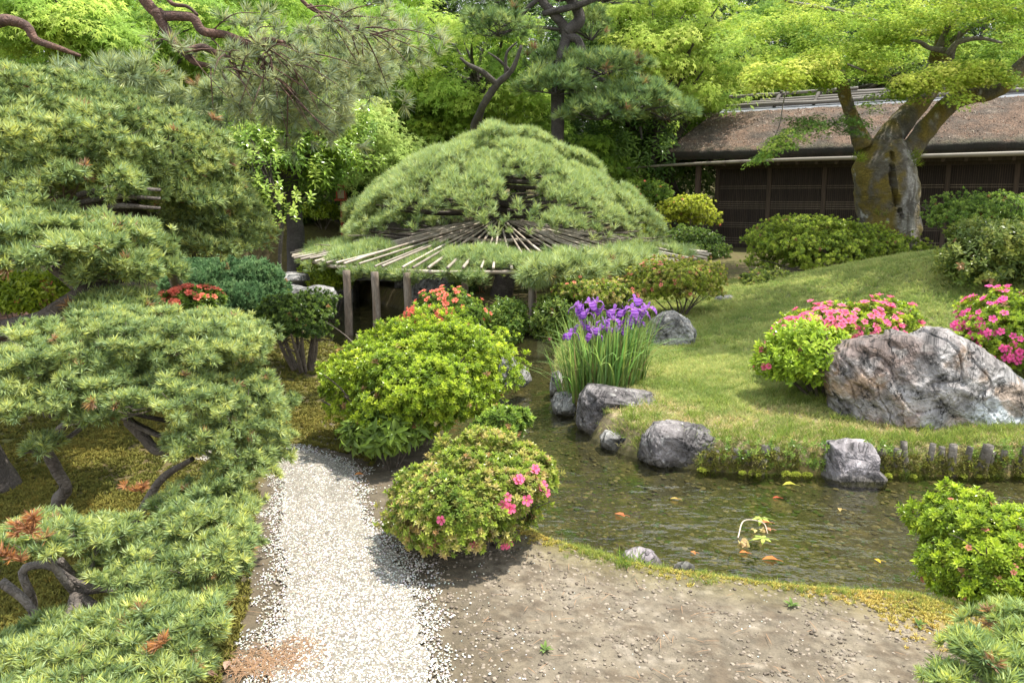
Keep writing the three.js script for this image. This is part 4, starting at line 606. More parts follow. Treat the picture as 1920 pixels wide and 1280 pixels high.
// ---------------------------------------------------------------- iris clump
{
  const t = thing('iris_clump', 'tall clump of purple irises at the water edge', 'irises'), R = rng(801), l = new Leaves(), foot = onLevel(1130, 742, -0.02), z0 = foot.z - 0.1;
  const blade = (b, az, lean, L, W, droop, col) => {
    const s = V(-Math.sin(az), 0, Math.cos(az)), n = 6, P = []; for (let i = 0; i <= n; i++) { const k = i / n; P.push([b.clone().add(V(Math.cos(az) * (lean * k + droop * k * k * k) * L, L * (k - 0.5 * droop * k * k * k), Math.sin(az) * (lean * k + droop * k * k * k) * L)), W * (1 - Math.pow(k, 2.2)) * 0.5]); }
    for (let i = 0; i < n; i++) { const [p, w] = P[i], [q, v] = P[i + 1], a = p.clone().addScaledVector(s, w), c = p.clone().addScaledVector(s, -w), e = q.clone().addScaledVector(s, v), f = q.clone().addScaledVector(s, -v), k1 = col.map((x) => x * (0.75 + 0.35 * i / n)), k2 = col.map((x) => x * (0.75 + 0.35 * (i + 1) / n)); l.tri(a, c, f, k1, k1, k2); if (v > 0) l.tri(a, f, e, k1, k2, k2); }
  };
  const spot = () => { const a = R() * 6.2832, q = Math.sqrt(R()); return V(foot.x + 0.02 + Math.cos(a) * q * 0.36, 0, z0 + Math.sin(a) * q * 0.3); };
  for (let i = 0; i < 620; i++) { const p = spot(), az = Math.atan2(p.z - z0, p.x - foot.x) + (R() - 0.5) * 1.6, k = mix(0.8, 1.2, R()); p.y = ground(p.x, p.z) - 0.02; blade(p, az, mix(0.02, 0.34, R() ** 1.3), mix(0.35, 0.76, R() ** 0.7), mix(0.011, 0.021, R()), R() < 0.2 ? mix(0.25, 0.8, R()) : 0.06, R() < 0.06 ? [0.3, 0.24, 0.1] : [0.25 * k, 0.42 * k, 0.09 * k].map((x, c) => x * mix(0.8, 1.25, R() * (c === 1 ? 0.6 : 1)))); }
  part('leaf_blades', l.build(), M.grass, t, 'stuff');
  const flowerGeo = (seed) => {
    const f = new Leaves(), Q = rng(seed), deep = [0.15, 0.03, 0.29], pale = [0.36, 0.15, 0.52];
    for (let i = 0; i < 3; i++) { // three broad hanging falls, three upright standards
      const a = i * 2.094 + Q() * 0.4, wav = () => (Q() - 0.5) * 0.014, P = (r, h, s) => V(Math.cos(a) * r - Math.sin(a) * s, h, Math.sin(a) * r + Math.cos(a) * s);
      const rows = [[0.004, 0, 0.004], [0.022, 0.016, 0.014], [0.045, 0.014, 0.032], [0.066, -0.008, 0.036], [0.078, -0.038, 0.024], [0.078, -0.056, 0.004]], L = rows.map(([r, h, s]) => [P(r, h + wav(), s), P(r + 0.004, h - 0.004, 0), P(r, h + wav(), -s)]);
      for (let k = 0; k < 5; k++) for (const [u, v] of [[0, 1], [1, 2]]) { const c1 = k < 1 ? [0.7, 0.55, 0.1] : k < 2 ? pale : deep.map((x) => x * mix(0.9, 1.3, Q())), c2 = k < 4 ? pale : deep; f.tri(L[k][u], L[k][v], L[k + 1][v], c1, c1, c2); f.tri(L[k][u], L[k + 1][v], L[k + 1][u], c1, c2, c2); }
      const b = a + 1.05, S = (r, h, s) => V(Math.cos(b) * r - Math.sin(b) * s, h, Math.sin(b) * r + Math.cos(b) * s), st = [[0.004, 0, 0.003], [0.014, 0.025, 0.012], [0.026, 0.046, 0.013], [0.036, 0.056, 0.002]].map(([r, h, s]) => [S(r, h, s), S(r, h, -s)]);
      for (let k = 0; k < 3; k++) { f.tri(st[k][0], st[k][1], st[k + 1][1], pale); f.tri(st[k][0], st[k + 1][1], st[k + 1][0], pale); }
    }
    return f.build();
  };
  const fg = [1, 2, 3, 4].map((s) => flowerGeo(810 + s)), stalks = [];
  [[1086, 568], [1106, 577], [1118, 571], [1128, 580], [1082, 582], [1100, 590], [1152, 582], [1172, 585], [1186, 587], [1192, 566], [1205, 580], [1214, 584], [1168, 608], [1150, 605], [1138, 610], [1114, 620], [1106, 606], [1124, 616], [1070, 620], [1160, 618], [1182, 602], [1196, 605], [1092, 612], [1208, 596], [1176, 618], [1132, 598]].forEach(([px, py], i) => {
    const p = at(px, py, -z0 + (R() - 0.5) * 0.5).add(V(0, (R() - 0.5) * 0.08, 0)), f = part('flower', fg[i % 4], M.petal, t); f.position.copy(p); f.rotation.set((R() - 0.5) * 0.5, R() * 6.28, (R() - 0.5) * 0.5); f.scale.setScalar(mix(0.75, 1.05, R()));
    const b = spot(); b.y = ground(b.x, b.z); stalks.push(limb([b, b.clone().lerp(p, 0.5).add(V(0.01, 0, 0.01)), p], [0.0045, 0.004, 0.003], { seg: 5, rough: 0, step: 0.12, tone: flat([0.13, 0.2, 0.06]) }));
  });
  for (let i = 0; i < 16; i++) { const b = spot(), p = b.clone().add(V((R() - 0.5) * 0.12, mix(0.5, 0.72, R()), (R() - 0.5) * 0.12)); b.y = ground(b.x, b.z); stalks.push(limb([b, b.clone().lerp(p, 0.6), p, p.clone().add(V(0, 0.05, 0))], [0.0045, 0.004, 0.0065, 0.001], { seg: 5, rough: 0, step: 0.06, tone: (x, y) => (y > p.y ? [0.2, 0.12, 0.35] : [0.13, 0.2, 0.06]) })); }
  part('flower_stalk', mergeGeometries(stalks), M.twig, t, 'stuff');
}
// ---------------------------------------------------------------- pines
// pads: [px, py, distance, half width px, half height px, depth in metres, tufts]; each pad is a lumpy cushion of needle tufts on radiating twigs
function pinePads(t, pads, geos, palette, seed, o = {}) {
  const items = [], twigs = [], R = rng(seed), tone = o.tone ?? barkTone([0.3, 0.25, 0.2], [0.16, 0.13, 0.1], 16);
  pads.forEach(([px, py, d, rw, rh, rz, n], i) => {
    const c = at(px, py, d), s = d / FOC, r = [rw * s, rh * s, rz];
    items.push(...crownItems(c, r, Math.round(n * (o.dens ?? 0.85)), seed + i * 13, palette, { lobes: o.lobes ?? 40, lump: o.lump ?? 0.3, low: o.low ?? -0.28, inner: o.inner ?? 0.3, up: o.up ?? 0.8, jit: 0.9, wide: o.wide, size: o.size ?? 1, gap: o.gap ?? -0.3, warp: 0.55 }));
    const w = o.twigW ?? 0.008, nT = o.twigs ?? 16;
    for (let k = 0; k < nT; k++) {
      const a = k / nT * 6.2832 + R() * 0.4, q = mix(0.55, 0.95, R()), e = V(c.x + Math.cos(a) * r[0] * q, c.y + r[1] * mix(-0.25, 0.75 * (1 - q * q) + 0.3, R()), c.z + Math.sin(a) * r[2] * q), b = V(c.x + (R() - 0.5) * r[0] * 0.3, c.y - r[1] * 0.35, c.z + (R() - 0.5) * r[2] * 0.3), m = b.clone().lerp(e, 0.5).add(V((R() - 0.5) * 0.12 * r[0], (R() - 0.5) * 0.15 * r[1], (R() - 0.5) * 0.12 * r[2]));
      twigs.push(limb([b, m, e], [w, w * 0.75, w * 0.35], { seg: 5, rough: 0.3, step: 0.07, max: 16, tone, cap: false }));
      for (let h = 0; h < 3; h++) { const st = b.clone().lerp(e, mix(0.4, 0.9, R())), e2 = st.clone().add(V((R() - 0.5) * 0.5 * r[0], (0.1 + R() * 0.4) * r[1], (R() - 0.5) * 0.5 * r[2])); twigs.push(limb([st, st.clone().lerp(e2, 0.5).add(V(0, -0.01, 0)), e2], [w * 0.5, w * 0.4, w * 0.25], { seg: 4, rough: 0.2, step: 0.08, max: 6, tone, cap: false })); }
    }
  });
  foliage('foliage', geos, M.needle, items, t, seed);
  part('twigs', mergeGeometries(twigs), M.barkFine, t, 'stuff');
  return items;
}
const bough = (t, name, pts, radii, tone, o = {}) => part(name, limb(pts, radii, { seg: 10, rough: 0.16, step: 0.035, tone, ...o }), M.bark, t);
const WP = [[0.13, 0.2, 0.06], [0.29, 0.38, 0.13], [0.58, 0.63, 0.2]], greyBark = barkTone([0.27, 0.235, 0.21], [0.12, 0.095, 0.08], 9), padTo = (q) => at(q[0], q[1] + q[4] * 0.35, q[2]);
{ // upper dome
  const t = thing('white_pine', 'large domed white pine covering the upper corner, sloping down towards the juniper', 'pine tree');
  const pads = [[120, 330, 5.7, 300, 150, 1.2, 6800], [270, 330, 6.1, 150, 110, 0.8, 2600], [395, 395, 6.4, 92, 88, 0.6, 1700], [455, 450, 6.5, 50, 62, 0.4, 800], [60, 215, 6.1, 190, 80, 0.9, 2400], [195, 270, 6.4, 150, 70, 0.8, 1800], [360, 465, 6.2, 90, 40, 0.5, 900]];
  const foot = onLevel(345, 565, 0.15); foot.y = ground(foot.x, foot.z) - 0.1;
  bough(t, 'trunk', [foot, at(322, 500, 6.75), at(316, 440, 6.8), at(280, 400, 6.6), at(200, 390, 6.2), at(120, 380, 5.9)], [0.085, 0.07, 0.07, 0.06, 0.05, 0.03], barkTone([0.36, 0.32, 0.28], [0.2, 0.17, 0.14], 9));
  for (const q of pads) bough(t, 'limb', [at(300, 420, 6.7), at(300, 420, 6.7).lerp(padTo(q), 0.5).add(V(0, -0.06, 0)), padTo(q)], [0.04, 0.03, 0.014], greyBark, { seg: 8 });
  bough(t, 'limb', [at(316, 450, 6.8), at(292, 452, 6.5), at(265, 440, 6.2), at(250, 470, 5.9)], [0.035, 0.03, 0.025, 0.012], greyBark, { seg: 8 });
  for (const y of [352, 368, 386]) bough(t, 'limb', [at(145, y + 14, 5.1), at(215, y, 5.1), at(300, y + 4, 5.3)], [0.02, 0.018, 0.01], greyBark, { seg: 7 });
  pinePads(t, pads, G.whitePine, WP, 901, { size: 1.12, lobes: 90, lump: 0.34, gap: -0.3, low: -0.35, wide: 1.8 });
}
{ // middle layer on the heavy limb
  const t = thing('white_pine', 'white pine layer on a thick dark limb entering from the frame edge', 'pine tree');
  const pads = [[110, 470, 4.5, 190, 62, 0.62, 2600], [240, 505, 4.6, 88, 56, 0.45, 1100], [20, 430, 4.6, 110, 50, 0.5, 1100], [215, 575, 4.4, 70, 26, 0.3, 420]];
  bough(t, 'trunk', [V(-2.95, -0.15, -4.5), at(-110, 700, 4.4), at(-60, 645, 4.35), at(0, 620, 4.3), at(70, 602, 4.3), at(112, 575, 4.3), at(150, 545, 4.35), at(150, 520, 4.45)], [0.13, 0.1, 0.085, 0.07, 0.06, 0.05, 0.045, 0.03], barkTone([0.17, 0.14, 0.12], [0.07, 0.055, 0.045], 9));
  bough(t, 'limb', [at(95, 585, 4.3), at(104, 608, 4.28), at(106, 640, 4.25)], [0.05, 0.045, 0.02], greyBark);
  bough(t, 'limb', [at(150, 550, 4.35), at(168, 575, 4.32), at(186, 602, 4.3)], [0.035, 0.03, 0.02], greyBark);
  for (const q of pads) bough(t, 'limb', [at(150, 545, 4.35), at(150, 540, 4.4).lerp(padTo(q), 0.5), padTo(q)], [0.03, 0.022, 0.012], greyBark, { seg: 8 });
  pinePads(t, pads, G.whitePine, WP, 921, { size: 1.05, lobes: 36, lump: 0.36, twigW: 0.007 });
}
{ // spreading layers over the moss
  const t = thing('white_pine', 'spreading white pine in stepped layers over the moss beside the path', 'pine tree');
  const pads = [[250, 645, 3.7, 235, 62, 0.55, 2500], [410, 655, 3.75, 90, 44, 0.38, 800], [75, 685, 3.4, 130, 38, 0.42, 1200], [190, 715, 3.4, 140, 34, 0.36, 1000], [330, 735, 3.45, 120, 40, 0.4, 950], [60, 752, 3.2, 90, 22, 0.24, 420], [200, 770, 3.3, 70, 22, 0.24, 360], [455, 770, 3.6, 86, 78, 0.42, 1300], [475, 860, 3.5, 72, 52, 0.34, 800], [370, 825, 3.3, 60, 34, 0.25, 420], [80, 838, 3.2, 30, 16, 0.12, 90]];
  const foot = onLevel(128, 985, 0); foot.y -= 0.1;
  bough(t, 'trunk', [foot, at(108, 945, 3.85), at(122, 915, 3.8), at(104, 880, 3.75), at(88, 835, 3.7), at(130, 790, 3.6), at(190, 760, 3.5), at(240, 700, 3.6)], [0.042, 0.034, 0.03, 0.028, 0.022, 0.018, 0.016, 0.012], greyBark, { step: 0.02 });
  bough(t, 'limb', [foot.clone().add(V(0, 0.12, 0)), onLevel(190, 985, 0.06), onLevel(250, 975, 0.1), at(300, 900, 3.7), at(360, 860, 3.5)], [0.035, 0.03, 0.022, 0.018, 0.012], greyBark);
  bough(t, 'limb', [at(240, 790, 3.5), at(265, 815, 3.45), at(300, 845, 3.4), at(345, 800, 3.4)], [0.026, 0.026, 0.02, 0.012], greyBark, { step: 0.02 });
  for (const q of pads) bough(t, 'limb', [at(190, 760, 3.5), at(190, 760, 3.5).lerp(padTo(q), 0.5).add(V(0, -0.03, 0)), padTo(q)], [0.013, 0.011, 0.007], greyBark, { seg: 7 });
  pinePads(t, pads, G.whitePineNear, WP, 941, { lobes: 44, lump: 0.42, gap: -0.16, inner: 0.3, twigW: 0.0055, twigs: 24, wide: 1.8, size: 0.9, dens: 1 });
}
{ // front layers
  const t = thing('white_pine', 'low creeping white pine nearest the viewer beside the gravel path', 'pine tree');
  const pads = [[375, 960, 3.1, 100, 52, 0.3, 1000], [425, 1035, 2.85, 54, 52, 0.2, 480], [300, 1050, 2.8, 130, 36, 0.26, 800], [75, 1008, 2.5, 84, 26, 0.16, 340], [190, 1000, 2.8, 60, 20, 0.16, 200], [290, 1170, 2.5, 150, 46, 0.28, 1200], [90, 1232, 2.3, 140, 40, 0.26, 900], [330, 1235, 2.4, 80, 46, 0.2, 500], [180, 1290, 2.2, 190, 46, 0.26, 1000]];
  const foot = onLevel(60, 1190, 0); foot.y -= 0.1;
  bough(t, 'trunk', [foot, at(60, 1130, 2.62), at(42, 1070, 2.6), at(90, 1060, 2.6), at(140, 1090, 2.6), at(220, 1110, 2.6)], [0.026, 0.02, 0.018, 0.015, 0.013, 0.01], greyBark, { step: 0.02 });
  bough(t, 'limb', [at(0, 1090, 2.5), at(40, 1120, 2.5), at(75, 1160, 2.5), at(110, 1180, 2.45)], [0.017, 0.015, 0.014, 0.009], greyBark, { step: 0.02 });
  bough(t, 'limb', [at(110, 1050, 2.65), at(150, 1085, 2.7), at(210, 1080, 2.75), at(260, 1060, 2.8), at(320, 1040, 2.9)], [0.015, 0.014, 0.013, 0.011, 0.008], greyBark, { step: 0.02 });
  for (const q of pads) bough(t, 'limb', [at(140, 1110, 2.6), at(140, 1110, 2.6).lerp(padTo(q), 0.5).add(V(0, -0.02, 0)), padTo(q)], [0.016, 0.012, 0.007], greyBark, { seg: 7 });
  pinePads(t, pads, G.whitePineNear, WP, 961, { lobes: 40, lump: 0.42, gap: -0.17, inner: 0.3, twigW: 0.005, twigs: 24, wide: 1.8, size: 0.9, dens: 1 });
  const R = rng(977), dead = []; for (const [px, py, d] of [[40, 1000, 2.38], [18, 1045, 2.35], [250, 920, 3.1], [290, 1215, 2.4], [62, 985, 2.4]]) for (let k = 0; k < 5; k++) { const p = at(px + (R() - 0.5) * 40, py + (R() - 0.5) * 26, d - 0.12); dead.push([p.x, p.y, p.z, R() - 0.5, 1, R() - 0.2, 0.95, 0.42, 0.2, 0.08]); }
  foliage('dead_needles', G.whitePineNear, M.needle, dead, t, 978);
}
{
  const t = thing('white_pine', 'small white pine tips poking into the lower corner beneath the bank azalea', 'pine tree'), pads = [[1910, 1192, 2.6, 84, 34, 0.2, 200], [1830, 1224, 2.45, 50, 24, 0.12, 90], [1905, 1278, 2.35, 100, 30, 0.2, 210], [1775, 1276, 2.4, 40, 16, 0.1, 55]];
  const foot = V(1.75, -0.1, -2.4);
  for (const q of pads) bough(t, 'limb', [foot, foot.clone().lerp(padTo(q), 0.5), padTo(q)], [0.02, 0.015, 0.008], greyBark, { seg: 7 });
  pinePads(t, pads, G.whitePineNear, [[0.14, 0.22, 0.07], [0.32, 0.42, 0.12], [0.54, 0.6, 0.17]], 981, { lobes: 16, lump: 0.45, inner: 0.25, twigW: 0.005, size: 1.12 });
}
// ---------------------------------------------------------------- umbrella pine and its bamboo frame
const DC = V(-0.2, 0, -13.5), DR = 3.32, rimY = 0.78, apexY = 1.38, FAR = 1.115;
{
  const o = thing('bamboo_frame', 'round bamboo frame of radiating poles on timber posts under the dome pine', 'trellis'), R = rng(1001);
  const cane = barkTone([0.5, 0.44, 0.36], [0.27, 0.21, 0.16], 5);
  const bamboo = (a, b, r, k) => { const L = a.distanceTo(b), pts = [], rad = [], n = Math.max(6, Math.round(L / 0.06)), sag = (R() - 0.5) * 0.04; for (let i = 0; i <= n; i++) { const t = i / n; pts.push(a.clone().lerp(b, t).add(V(0, sag * Math.sin(t * 3.14), 0))); rad.push(r * (1 - 0.25 * t) * (i % 5 === 2 ? 1.13 : 1)); } return limb(pts, rad, { seg: 8, rough: 0.02, step: L / n, max: n, tone: (x, y, z) => { const c = cane(x, y, z); return c.map((v) => v * k); } }); };
  const N = 96;
  for (let i = 0; i < N; i++) {
    const a = i / N * 6.2832 + (R() - 0.5) * 0.03, ca = Math.cos(a), sa = Math.sin(a), rr = DR * (sa > 0.2 && Math.abs(ca) < 0.85 ? 1 : 1.02) + (R() - 0.5) * 0.14, inner = i % 2 ? 0.9 : 0.35;
    const p = V(DC.x + ca * inner, mix(apexY, rimY, inner / DR), DC.z + sa * inner), q = V(DC.x + ca * rr, rimY + 0.03 + (R() - 0.5) * 0.03, DC.z + sa * rr);
    part('pole', bamboo(q, p, mix(0.014, 0.021, R()), mix(0.5, 1.1, R())), M.bamboo, o);
  }
  const ring = 12; for (const [rad, lift] of [[DR - 0.1, 0], [2.3, 0.14], [1.3, 0.32]]) for (let i = 0; i < ring; i++) { const a = (i + 0.5) / ring * 6.2832, b = (i + 1.55) / ring * 6.2832, y = rimY - 0.035 + lift; part('ring_pole', bamboo(V(DC.x + Math.cos(a) * rad, y, DC.z + Math.sin(a) * rad), V(DC.x + Math.cos(b) * rad, y, DC.z + Math.sin(b) * rad), 0.028, 0.9), M.bamboo, o); }
  const post = (p) => { const y0 = Math.min(ground(p.x, p.z), 0.3) - 0.15; part('post', limb([V(p.x, y0, p.z), V(p.x + 0.01, (y0 + rimY) / 2, p.z), V(p.x, rimY - 0.05, p.z)], [0.06, 0.055, 0.052], { seg: 9, rough: 0.08, step: 0.08, tone: (x, y, z) => mix3([0.24, 0.17, 0.12], [0.34, 0.29, 0.24], clamp(0.5 + 1.5 * fbm(x * 18, y * 2.5, z * 18, 3))) }), M.wood, o); };
  [at(650, 540, 10.85), at(703, 540, 10.6), at(763, 540, 10.5), at(870, 520, 12.2), at(997, 580, 10.2), at(1190, 540, 11.2), at(1320, 500, 13.1), V(-3.3, 0, -14), V(-1.6, 0, -16.4), V(1.2, 0, -16.5), V(2.8, 0, -15)].forEach(post);
}
{
  const t = thing('umbrella_pine', 'wide dome shaped black pine trained over the bamboo frame', 'pine tree'), bark = barkTone([0.17, 0.14, 0.12], [0.07, 0.055, 0.05], 8);
  const foot = V(DC.x, ground(DC.x, DC.z) - 0.1, DC.z + 0.2), R = rng(1021), items = [], twigs = [];
  bough(t, 'trunk', [foot, V(-0.1, 0.6, -13.3), V(-0.35, 1.2, -13.5), V(-0.25, 1.8, -13.6), V(-0.35, 2.4, -13.7)], [0.2, 0.16, 0.13, 0.1, 0.04], bark);
  // height of the clipped dome over its radius; towards the viewer it falls off sooner, down onto the poles
  const prof = [[0, 2.58], [0.4, 2.55], [0.95, 2.34], [1.5, 2.04], [1.85, 1.8], [2.3, 1.5], [2.65, 1.14], [3.1, 0.84], [9, 0.6]];
  const height = (r) => { let i = 1; while (prof[i][0] < r) i++; const [a, h] = prof[i - 1], [b, k] = prof[i]; return mix(h, k, (r - a) / (b - a)); };
  const cone = (r) => mix(apexY, rimY, r / DR), clumps = [];
  for (let i = 0; i < 95; i++) { const a = R() * 6.2832, r = Math.sqrt(R()) * 3.3; clumps.push([Math.cos(a) * r, Math.sin(a) * r, mix(0.34, 0.72, R() ** 1.5), (R() - 0.5) * 0.34]); }
  for (let tries = 0; tries < 26000 && items.length < 9500; tries++) {
    const a = R() * 6.2832, r = Math.sqrt(R()) * 3.35, x = Math.cos(a) * r, z = Math.sin(a) * r, front = Math.max(0, Math.sin(a)), re = r / mix(1, 0.8, Math.pow(front, 1.3));
    let h = height(re), b = 0, lift = 0; for (const [cx, cz, cr, up] of clumps) { const d = ((x - cx) ** 2 + (z - cz) ** 2) / (cr * cr); if (d < 1 && Math.sqrt(1 - d) > b) { b = Math.sqrt(1 - d); lift = up; } }
    const low = cone(r) + 0.05, n1 = noise(x * 1.7 + 3, z * 1.7, 7), onPoles = h < low + 0.22 + 0.3 * noise(x * 2.1, z * 2.1, 3);
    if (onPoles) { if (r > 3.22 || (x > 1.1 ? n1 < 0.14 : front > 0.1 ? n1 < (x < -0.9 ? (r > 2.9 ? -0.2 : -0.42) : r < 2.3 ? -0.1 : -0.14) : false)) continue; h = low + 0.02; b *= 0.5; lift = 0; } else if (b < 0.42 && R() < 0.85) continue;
    const deep = R() < 0.3 ? 0.14 * R() : 0;
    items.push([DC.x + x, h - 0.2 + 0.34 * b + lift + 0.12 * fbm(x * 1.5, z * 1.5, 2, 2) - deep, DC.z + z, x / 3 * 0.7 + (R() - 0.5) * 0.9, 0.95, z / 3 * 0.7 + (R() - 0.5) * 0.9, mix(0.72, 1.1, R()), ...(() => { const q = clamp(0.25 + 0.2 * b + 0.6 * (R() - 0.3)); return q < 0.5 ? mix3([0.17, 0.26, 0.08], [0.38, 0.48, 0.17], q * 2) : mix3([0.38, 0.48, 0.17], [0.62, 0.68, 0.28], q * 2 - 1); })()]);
  }
  for (const [px, py, d, rw, rh, rz, n] of [[1025, 512, 9.85, 54, 20, 0.28, 170], [1085, 512, 10, 60, 32, 0.34, 260], [1150, 500, 10.4, 60, 24, 0.4, 150], [1205, 500, 10.9, 36, 16, 0.3, 60]]) items.push(...crownItems(at(px, py, d), [rw * d / FOC, rh * d / FOC, rz], n, 1022 + px, [[0.2, 0.28, 0.09], [0.39, 0.48, 0.17], [0.6, 0.66, 0.27]], { lobes: 12, lump: 0.4, low: -0.8, inner: 0.4, up: 0, jit: 1.2, gap: -0.2 }));
  for (const [cx, cz, cr] of clumps) {
    const r = Math.hypot(cx, cz), front = Math.max(0, cz / (r || 1)), h = Math.max(height(r / mix(1, 0.8, Math.pow(front, 1.3))), cone(r) + 0.06) - 0.14, e = V(DC.x + cx, h, DC.z + cz), b0 = V(-0.27, clamp(h - 0.05, 1.1, 2.4), -13.55), m = b0.clone().lerp(e, 0.55).add(V((R() - 0.5) * 0.2, -0.06, (R() - 0.5) * 0.2));
    bough(t, 'limb', [b0, m, e], [0.04, 0.03, 0.014], bark, { seg: 7, step: 0.1 });
    for (let k = 0; k < 5; k++) { const g = e.clone().add(V((R() - 0.5) * cr * 1.6, 0.06 * R(), (R() - 0.5) * cr * 1.6)); twigs.push(limb([m.clone().lerp(e, 0.7), e.clone().lerp(g, 0.4), g], [0.012, 0.009, 0.005], { seg: 4, rough: 0.2, step: 0.1, max: 6, tone: barkTone([0.34, 0.28, 0.22], [0.18, 0.14, 0.11], 9), cap: false })); }
  }
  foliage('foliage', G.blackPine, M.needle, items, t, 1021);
  part('twigs', mergeGeometries(twigs), M.barkFine, t, 'stuff');
}
{ // tall black pine behind
  const t = thing('black_pine', 'tall black pine with a twisted dark trunk behind the dome pine', 'pine tree'), D = 17.6, bark = barkTone([0.15, 0.13, 0.125], [0.055, 0.045, 0.042], 7), b0 = at(1048, 290, D);
  bough(t, 'trunk', [V(b0.x, ground(b0.x, b0.z) - 0.2, b0.z), at(1046, 330, D), at(1046, 250, D), at(1046, 180, D), at(1052, 110, D), at(1062, 60, D), at(1038, 25, D), at(1015, -8, D), at(1030, -90, D)], [0.19, 0.16, 0.14, 0.135, 0.14, 0.12, 0.1, 0.09, 0.05], bark, { seg: 12, rough: 0.2, step: 0.05 });
  bough(t, 'limb', [at(1060, 62, D), at(1086, 40, D), at(1082, 15, D), at(1060, -10, D)], [0.12, 0.13, 0.11, 0.08], bark, { seg: 10 });
  bough(t, 'limb', [at(1058, 72, D), at(1080, 72, D), at(1092, 95, D), at(1090, 125, D - 0.1)], [0.1, 0.09, 0.08, 0.05], bark, { seg: 10 });
  bough(t, 'limb', [at(1018, 25, D), at(1060, 16, D - 0.2), at(1110, 0, D - 0.2), at(1150, -20, D)], [0.06, 0.07, 0.06, 0.04], bark, { seg: 9 });
  bough(t, 'limb', [at(1015, -5, D), at(992, 12, D - 0.1), at(976, 30, D - 0.1), at(940, 50, D - 0.2)], [0.05, 0.045, 0.03, 0.015], bark, { seg: 8 });
  for (const [a, b] of [[[1095, 135], [1130, 205]], [[1130, 150], [1165, 178]]]) bough(t, 'limb', [at(1050, 140, D), at(...a, D - 0.1), at(...b, D - 0.2)], [0.06, 0.05, 0.03], bark, { seg: 8 });
  const pads = [[1040, 165, D - 0.5, 62, 30, 0.7, 380], [1130, 130, D - 0.2, 84, 26, 0.8, 420], [1190, 195, D - 0.4, 100, 34, 0.9, 560], [1120, 215, D - 0.6, 70, 26, 0.7, 300], [930, 55, D - 0.3, 66, 30, 0.8, 300], [1030, 120, D + 0.6, 60, 26, 0.6, 240], [1250, 215, D, 50, 28, 0.6, 220], [1140, -10, D, 120, 34, 1, 380], [940, -20, D, 130, 34, 1.1, 380], [1105, 60, D + 0.8, 40, 40, 0.5, 220]];
  for (const q of pads) bough(t, 'limb', [at(1050, clamp(q[1], 0, 150), D), at(1050, clamp(q[1], 0, 150), D).lerp(padTo(q), 0.5).add(V(0, 0.1, 0)), padTo(q)], [0.04, 0.03, 0.015], bark, { seg: 7, step: 0.08 });
  pinePads(t, pads, G.blackPine, [[0.12, 0.21, 0.07], [0.24, 0.35, 0.11], [0.42, 0.5, 0.16]], 1051, { dens: 0.5, lobes: 20, lump: 0.3, low: -0.3, up: 0.9, twigs: 10, twigW: 0.012, size: 1.35, tone: bark });
}
